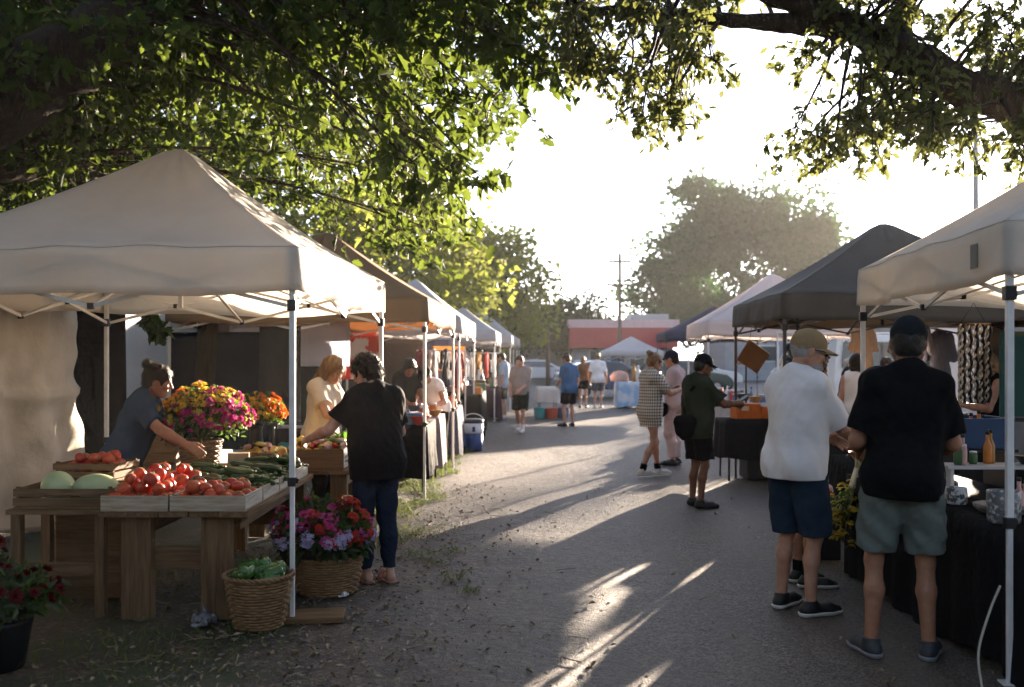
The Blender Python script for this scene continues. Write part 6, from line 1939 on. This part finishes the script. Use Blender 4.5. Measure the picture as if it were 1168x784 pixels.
# what they hold and carry
o = MB().box((0, 0, 0), (.075, .14, .009)).build('mobile_phone', BLACK_PLASTIC, None, bevel=.003); o.location = im['rhand'] + Vector((.01, .01, .045)); o.rotation_euler = (.5, 0, R(-68))
tag(o, 'black mobile phone held by the man in the olive tee', 'phone')
o = MB().box((0, 0, 0), (.075, .14, .009)).build('mobile_phone', mat('white phone', (.5, .5, .5), .3), None, bevel=.003); o.location = iw['rhand'] + Vector((.01, .01, .05)); o.rotation_euler = (.6, 0, R(-68))
tag(o, 'white mobile phone held by the gingham woman', 'phone')
def bag(label, info, m, size, off, sc=1.):
    p = info['hip'] + Vector(off)
    r = thing('shoulder_bag', label, 'bag', p)
    v = Vol((-.26, -.26, -.3), (.26, .26, .2), .01)
    v.ell((0, 0, -.02), (size[0], size[1], size[2])); v.cap((-size[0] * .6, 0, .05), (size[0] * .6, 0, .05), size[1] * .9, size[1] * .9, .04); v.folds(.006, 4, 50)
    Pv, Q = v.mesh(); link('body', np_mesh('body', Pv, Q), m, r)
    return r, p
r, p = bag('black sling bag on the hip of the man in the olive tee', im, BLK, (.11, .07, .13), (-.2, -.1, .03))
mb = MB()
sh = [im['T'](-.13, -.125, 1.2), im['T'](.1, -.15, 1.36), im['T'](.16, .0, 1.475)]
mb.tube([np.array(q) - np.array(p) for q in [p + Vector((0, 0, .1))] + sh], .012, 6)
mb.build('strap', BLK, r, True)
r, p = bag('black handbag swinging beside the person in pale pink', dict(hip=Vector((2.5, 15, .92))), BLK, (.12, .06, .1), (-.3, -.15, -.08))
mb = MB(); mb.tube([(-.09, 0, .05), (-.04, 0, .3), (.08, .02, .52)], .008, 6); mb.build('strap', BLK, r, True)
# ------------------------------------------------------------------ ground, light, camera
def ground_material():
    m = bpy.data.materials.new('gravelly ground'); m.use_nodes = True
    nt = m.node_tree; N, L = nt.nodes, nt.links
    bs = N['Principled BSDF']
    tc = N.new('ShaderNodeTexCoord')
    def noise(sc, det=5, ro=.6, vec=None, st=None):
        n = N.new('ShaderNodeTexNoise'); n.inputs['Scale'].default_value = sc; n.inputs['Detail'].default_value = det; n.inputs['Roughness'].default_value = ro
        v = tc.outputs['Object']
        if st:
            mp = N.new('ShaderNodeMapping'); mp.inputs['Scale'].default_value = st; L.new(v, mp.inputs['Vector']); v = mp.outputs['Vector']
        L.new(v, n.inputs['Vector'])
        return n.outputs['Fac']
    def mth(op, a, b=None, clamp=False):
        n = N.new('ShaderNodeMath'); n.operation = op; n.use_clamp = clamp
        for i, x in enumerate((a, b)):
            if x is None: continue
            if isinstance(x, (int, float)): n.inputs[i].default_value = x
            else: L.new(x, n.inputs[i])
        return n.outputs[0]
    def ramp(x, a, b):
        n = N.new('ShaderNodeMapRange'); n.interpolation_type = 'SMOOTHSTEP'
        n.inputs['From Min'].default_value = a; n.inputs['From Max'].default_value = b; L.new(x, n.inputs['Value'])
        return n.outputs['Result']
    def mix(f, a, b):
        n = N.new('ShaderNodeMix'); n.data_type = 'RGBA'
        L.new(f, n.inputs[0]) if not isinstance(f, (int, float)) else setattr(n.inputs[0], 'default_value', f)
        for i, x in ((6, a), (7, b)):
            if isinstance(x, tuple): n.inputs[i].default_value = (*x, 1)
            else: L.new(x, n.inputs[i])
        return n.outputs[2]
    sx = N.new('ShaderNodeSeparateXYZ'); L.new(tc.outputs['Object'], sx.inputs[0])
    x, y = sx.outputs['X'], sx.outputs['Y']
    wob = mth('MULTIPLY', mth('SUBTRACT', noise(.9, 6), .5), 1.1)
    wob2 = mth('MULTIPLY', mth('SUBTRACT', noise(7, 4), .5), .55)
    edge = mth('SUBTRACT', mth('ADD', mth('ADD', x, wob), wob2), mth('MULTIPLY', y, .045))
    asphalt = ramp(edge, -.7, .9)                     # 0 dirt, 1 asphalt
    # asphalt with aggregate
    vor = N.new('ShaderNodeTexVoronoi'); vor.inputs['Scale'].default_value = 95; L.new(tc.outputs['Object'], vor.inputs['Vector'])
    agg = mix(vor.outputs['Color'], (.115, .105, .1), (.2, .185, .17))
    sepc = N.new('ShaderNodeSeparateColor'); L.new(vor.outputs['Color'], sepc.inputs[0])
    agg = mix(ramp(sepc.outputs[0], .1, .95), (.026, .021, .016), (.19, .152, .118))
    pat = mix(ramp(noise(.55, 7, .65), .38, .68), agg, mix(.5, agg, (.078, .062, .048)))
    pat = mix(ramp(noise(1.4, 6, .7, st=(1, .25, 1)), .52, .72), pat, mix(.45, pat, (.024, .023, .023)))
    pat = mix(ramp(noise(1.0, 5, .6, st=(2.6, .07, 1)), .46, .62), pat, mix(.55, pat, (.1, .078, .058)))
    pat = mix(ramp(noise(26, 5, .75), .56, .7), pat, (.03, .022, .016))
    vd = N.new('ShaderNodeTexVoronoi'); vd.inputs['Scale'].default_value = 38; L.new(tc.outputs['Object'], vd.inputs['Vector'])
    sepd = N.new('ShaderNodeSeparateColor'); L.new(vd.outputs['Color'], sepd.inputs[0])
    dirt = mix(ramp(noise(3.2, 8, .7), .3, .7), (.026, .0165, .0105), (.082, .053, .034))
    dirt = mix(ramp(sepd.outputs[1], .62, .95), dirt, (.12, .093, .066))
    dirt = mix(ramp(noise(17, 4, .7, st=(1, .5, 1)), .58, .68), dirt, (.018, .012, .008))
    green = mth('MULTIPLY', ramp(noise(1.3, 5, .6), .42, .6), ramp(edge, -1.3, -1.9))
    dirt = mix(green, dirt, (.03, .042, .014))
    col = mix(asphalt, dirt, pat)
    L.new(col, bs.inputs['Base Color'])
    bs.inputs['Roughness'].default_value = .62
    bs.inputs['Specular IOR Level'].default_value = .5
    b1 = N.new('ShaderNodeBump'); b1.inputs['Distance'].default_value = .006; b1.inputs['Strength'].default_value = 1.
    L.new(mth('ADD', mth('MULTIPLY', vor.outputs['Distance'], -1.3), noise(210, 4)), b1.inputs['Height'])
    b2 = N.new('ShaderNodeBump'); b2.inputs['Distance'].default_value = .035; b2.inputs['Strength'].default_value = .85
    L.new(mth('ADD', noise(14, 6, .7), mth('MULTIPLY', noise(2.5, 5), 1.2)), b2.inputs['Height'])
    L.new(b1.outputs['Normal'], b2.inputs['Normal']); L.new(b2.outputs['Normal'], bs.inputs['Normal'])
    return m

def ground_z(x, y):
    return .012 * math.sin(x * 1.1 + 1) * math.sin(y * .7) + .006 * math.sin(x * 2.9 + y * 1.7)
gx = np.concatenate([np.linspace(-250, -14, 8), np.linspace(-12, 12, 97), np.linspace(14, 250, 8)])
gy = np.concatenate([np.linspace(-60, -2, 5), np.linspace(-1, 40, 165), np.linspace(42, 500, 10)])
GP = np.zeros((len(gy), len(gx), 3))
for i, yy in enumerate(gy):
    for j, xx in enumerate(gx):
        f = 1 if abs(xx) < 12.5 and -1.5 < yy < 40 else 0
        GP[i, j] = (xx, yy, (ground_z(xx, yy) - .012) * f)
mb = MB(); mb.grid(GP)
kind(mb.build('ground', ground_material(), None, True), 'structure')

gS = np.random.default_rng(77)
# dry leaves and twigs lying about
n = 1700
X = np.where(gS.random(n) < .85, gS.normal(-1.3, .75, n), gS.uniform(-2.5, 3.2, n)); Y = 4.6 + 8 * gS.random(n) ** 1.6
P = np.stack([X, Y, np.array([ground_z(a, b) for a, b in zip(X, Y)]) + .006], 1)
a = gS.uniform(0, 6.28, n)
D = np.stack([np.cos(a), np.sin(a), gS.normal(0, .07, n)], 1); Nn = np.stack([gS.normal(0, .3, n), gS.normal(0, .3, n), np.ones(n)], 1)
kind(link('fallen_leaves', leaf_mesh('fallen_leaves', P, D, Nn, gS.uniform(.012, .045, n), fold=.6, width=.8),
          mat('dry leaf', (.17, .115, .07), .7, (.36, .28, .19), 3, island=1.)), 'stuff')
mb = MB()
for i in range(260):
    x, y = gS.normal(-1.2, .9), 4.7 + 6 * gS.random() ** 1.4
    a = gS.uniform(0, PI); L_ = gS.uniform(.02, .09)
    t = np.linspace(-1, 1, 4)[:, None]
    pt = np.array((x, y, ground_z(x, y) + .005)) + t * L_ * np.array((math.cos(a), math.sin(a), .03)) + (t ** 2) * gS.normal(0, .012, 3)
    mb.tube(pt, gS.uniform(.0015, .0035), 4)
kind(mb.build('twigs_debris', mat('twig', (.16, .11, .07), .8, (.3, .24, .17), 3), None, True), 'stuff')
mb = MB()
for i in range(800):
    x = gS.normal(-1.2, .6)
    y = 4.6 + 8 * gS.random() ** 1.5
    r = gS.uniform(.004, .013)
    mb.ball((x, y, ground_z(x, y) + r * .3), (r * gS.uniform(.8, 1.4), r, r * .65), 6, rot=rotz(gS.uniform(0, PI)))
kind(mb.build('gravel', mat('pebble', (.08, .07, .062), .8, (.22, .19, .165), 40, island=1.), None, True), 'stuff')
# grass
def blades(name, pts, h0, h1, m):
    n = len(pts)
    P = np.array([(x, y, ground_z(x, y) - .003) for x, y in pts])
    a = gS.uniform(0, 6.28, n)
    D = np.stack([np.cos(a) * .7, np.sin(a) * .7, gS.uniform(.5, 1.4, n)], 1)
    Nn = np.stack([-np.cos(a), -np.sin(a), np.full(n, .6)], 1)
    return kind(link(name, leaf_mesh(name, P, D, Nn, gS.uniform(h0, h1, n), lobed=False, fold=.2, width=.22), m), 'stuff')
GR = mat('grass blade', (.05, .085, .018), .6, (.11, .13, .035), 1, island=.8, trans=.35, tcol=(.2, .26, .04))
pts = []
for i in range(15000):
    y = gS.uniform(6.8, 19); e = -1.05 + .03 * (y - 8) + .1 * math.sin(y * 2.3) + .07 * math.sin(y * 5.1)
    x = e - abs(gS.normal(0, .55)) + gS.normal(0, .07)
    if 6 < y < 8.6 and x > -1.15: continue
    if math.sin(x * 4.3 + 1) * math.sin(y * 3.1) < -.35: continue
    pts.append((x, y))
for (cx_, cy_, r, k) in [(at(520, 658, 7.3)[0], 7.35, .05, 80), (-.62, 7.9, .06, 60), (-.5, 8.3, .05, 60), (-.75, 8.2, .09, 120), (-.3, 6.9, .04, 60), (-1.6, 5.7, .25, 260), (-2.3, 5.6, .3, 260), (-1.95, 5.2, .25, 200), (-.85, 9.2, .15, 200), (-3.3, 6.6, .4, 300), (-2.6, 7.2, .3, 200)]:
    for i in range(k):
        pts.append((cx_ + gS.normal(0, r), cy_ + gS.normal(0, r * 1.2)))
blades('grass', pts, .025, .085, GR)

# air
AZ, ELV = 26, 8.2
HAZE = .00045
if HAZE:
    hz = MB().box((10, 60, 10.5), (150, 210, 23.1)).build('haze', None)
    m = bpy.data.materials.new('haze air'); m.use_nodes = True
    nt = m.node_tree
    nt.nodes.remove(nt.nodes['Principled BSDF'])
    pv = nt.nodes.new('ShaderNodeVolumePrincipled')
    pv.inputs['Color'].default_value = (1, .97, .93, 1); pv.inputs['Density'].default_value = HAZE; pv.inputs['Anisotropy'].default_value = .25
    nt.links.new(pv.outputs[0], nt.nodes['Material Output'].inputs['Volume'])
    hz.data.materials.clear(); hz.data.materials.append(m)
    kind(hz, 'stuff')

w = bpy.data.worlds.new('World'); SC.world = w; w.use_nodes = True
nt = w.node_tree
sky = nt.nodes.new('ShaderNodeTexSky'); sky.sky_type = 'NISHITA'; sky.sun_disc = False
sky.sun_elevation = R(ELV); sky.sun_rotation = R(AZ); sky.altitude = 100; sky.dust_density = 1.0; sky.air_density = 1.2; sky.ozone_density = 1.
bg = nt.nodes['Background']; bg.inputs['Strength'].default_value = .05
hs = nt.nodes.new('ShaderNodeHueSaturation'); hs.inputs['Saturation'].default_value = .45
nt.links.new(sky.outputs[0], hs.inputs['Color']); wb = nt.nodes.new('ShaderNodeMix'); wb.data_type = 'RGBA'; wb.blend_type = 'MULTIPLY'; wb.inputs[0].default_value = 1; wb.inputs[7].default_value = (.84, .95, 1.24, 1)
nt.links.new(hs.outputs[0], wb.inputs[6]); nt.links.new(wb.outputs[2], bg.inputs[0])
sun = bpy.data.lights.new('sun', 'SUN'); sun.energy = 5; sun.angle = R(.5); sun.color = (1, .81, .62)
so = bpy.data.objects.new('sun', sun); COL.objects.link(so)
sd = Vector((math.sin(R(AZ)) * math.cos(R(ELV)), math.cos(R(AZ)) * math.cos(R(ELV)), math.sin(R(ELV))))
so.rotation_euler = sd.to_track_quat('Z', 'Y').to_euler()
so.location = sd * 60

cam = bpy.data.cameras.new('camera'); co = bpy.data.objects.new('camera', cam); COL.objects.link(co)
co.location = (0, 0, EYE); co.rotation_euler = (R(90), 0, 0)
cam.sensor_width = 36; cam.lens = 36 * F_PX / 1168
cam.shift_y = (408 - 392) / 1168
cam.clip_end = 1500; cam.clip_start = .05
cam.dof.use_dof = True; cam.dof.focus_distance = 7.2; cam.dof.aperture_fstop = 2.2
SC.camera = co
vs = SC.view_settings
vs.view_transform = 'Standard'; vs.look = 'None'; vs.exposure = 3.15; vs.gamma = 1; vs.use_curve_mapping = False
SC.render.engine = 'CYCLES'
cy = SC.cycles
cy.max_bounces = 7; cy.diffuse_bounces = 4; cy.glossy_bounces = 2; cy.transmission_bounces = 4; cy.volume_bounces = 0; cy.transparent_max_bounces = 4
cy.caustics_reflective = False; cy.caustics_refractive = False
cy.use_adaptive_sampling = True; cy.adaptive_threshold = .02
cy.use_denoising = True
cy.sample_clamp_indirect = 6
try:
    cy.volume_step_rate = 5
except Exception:
    pass
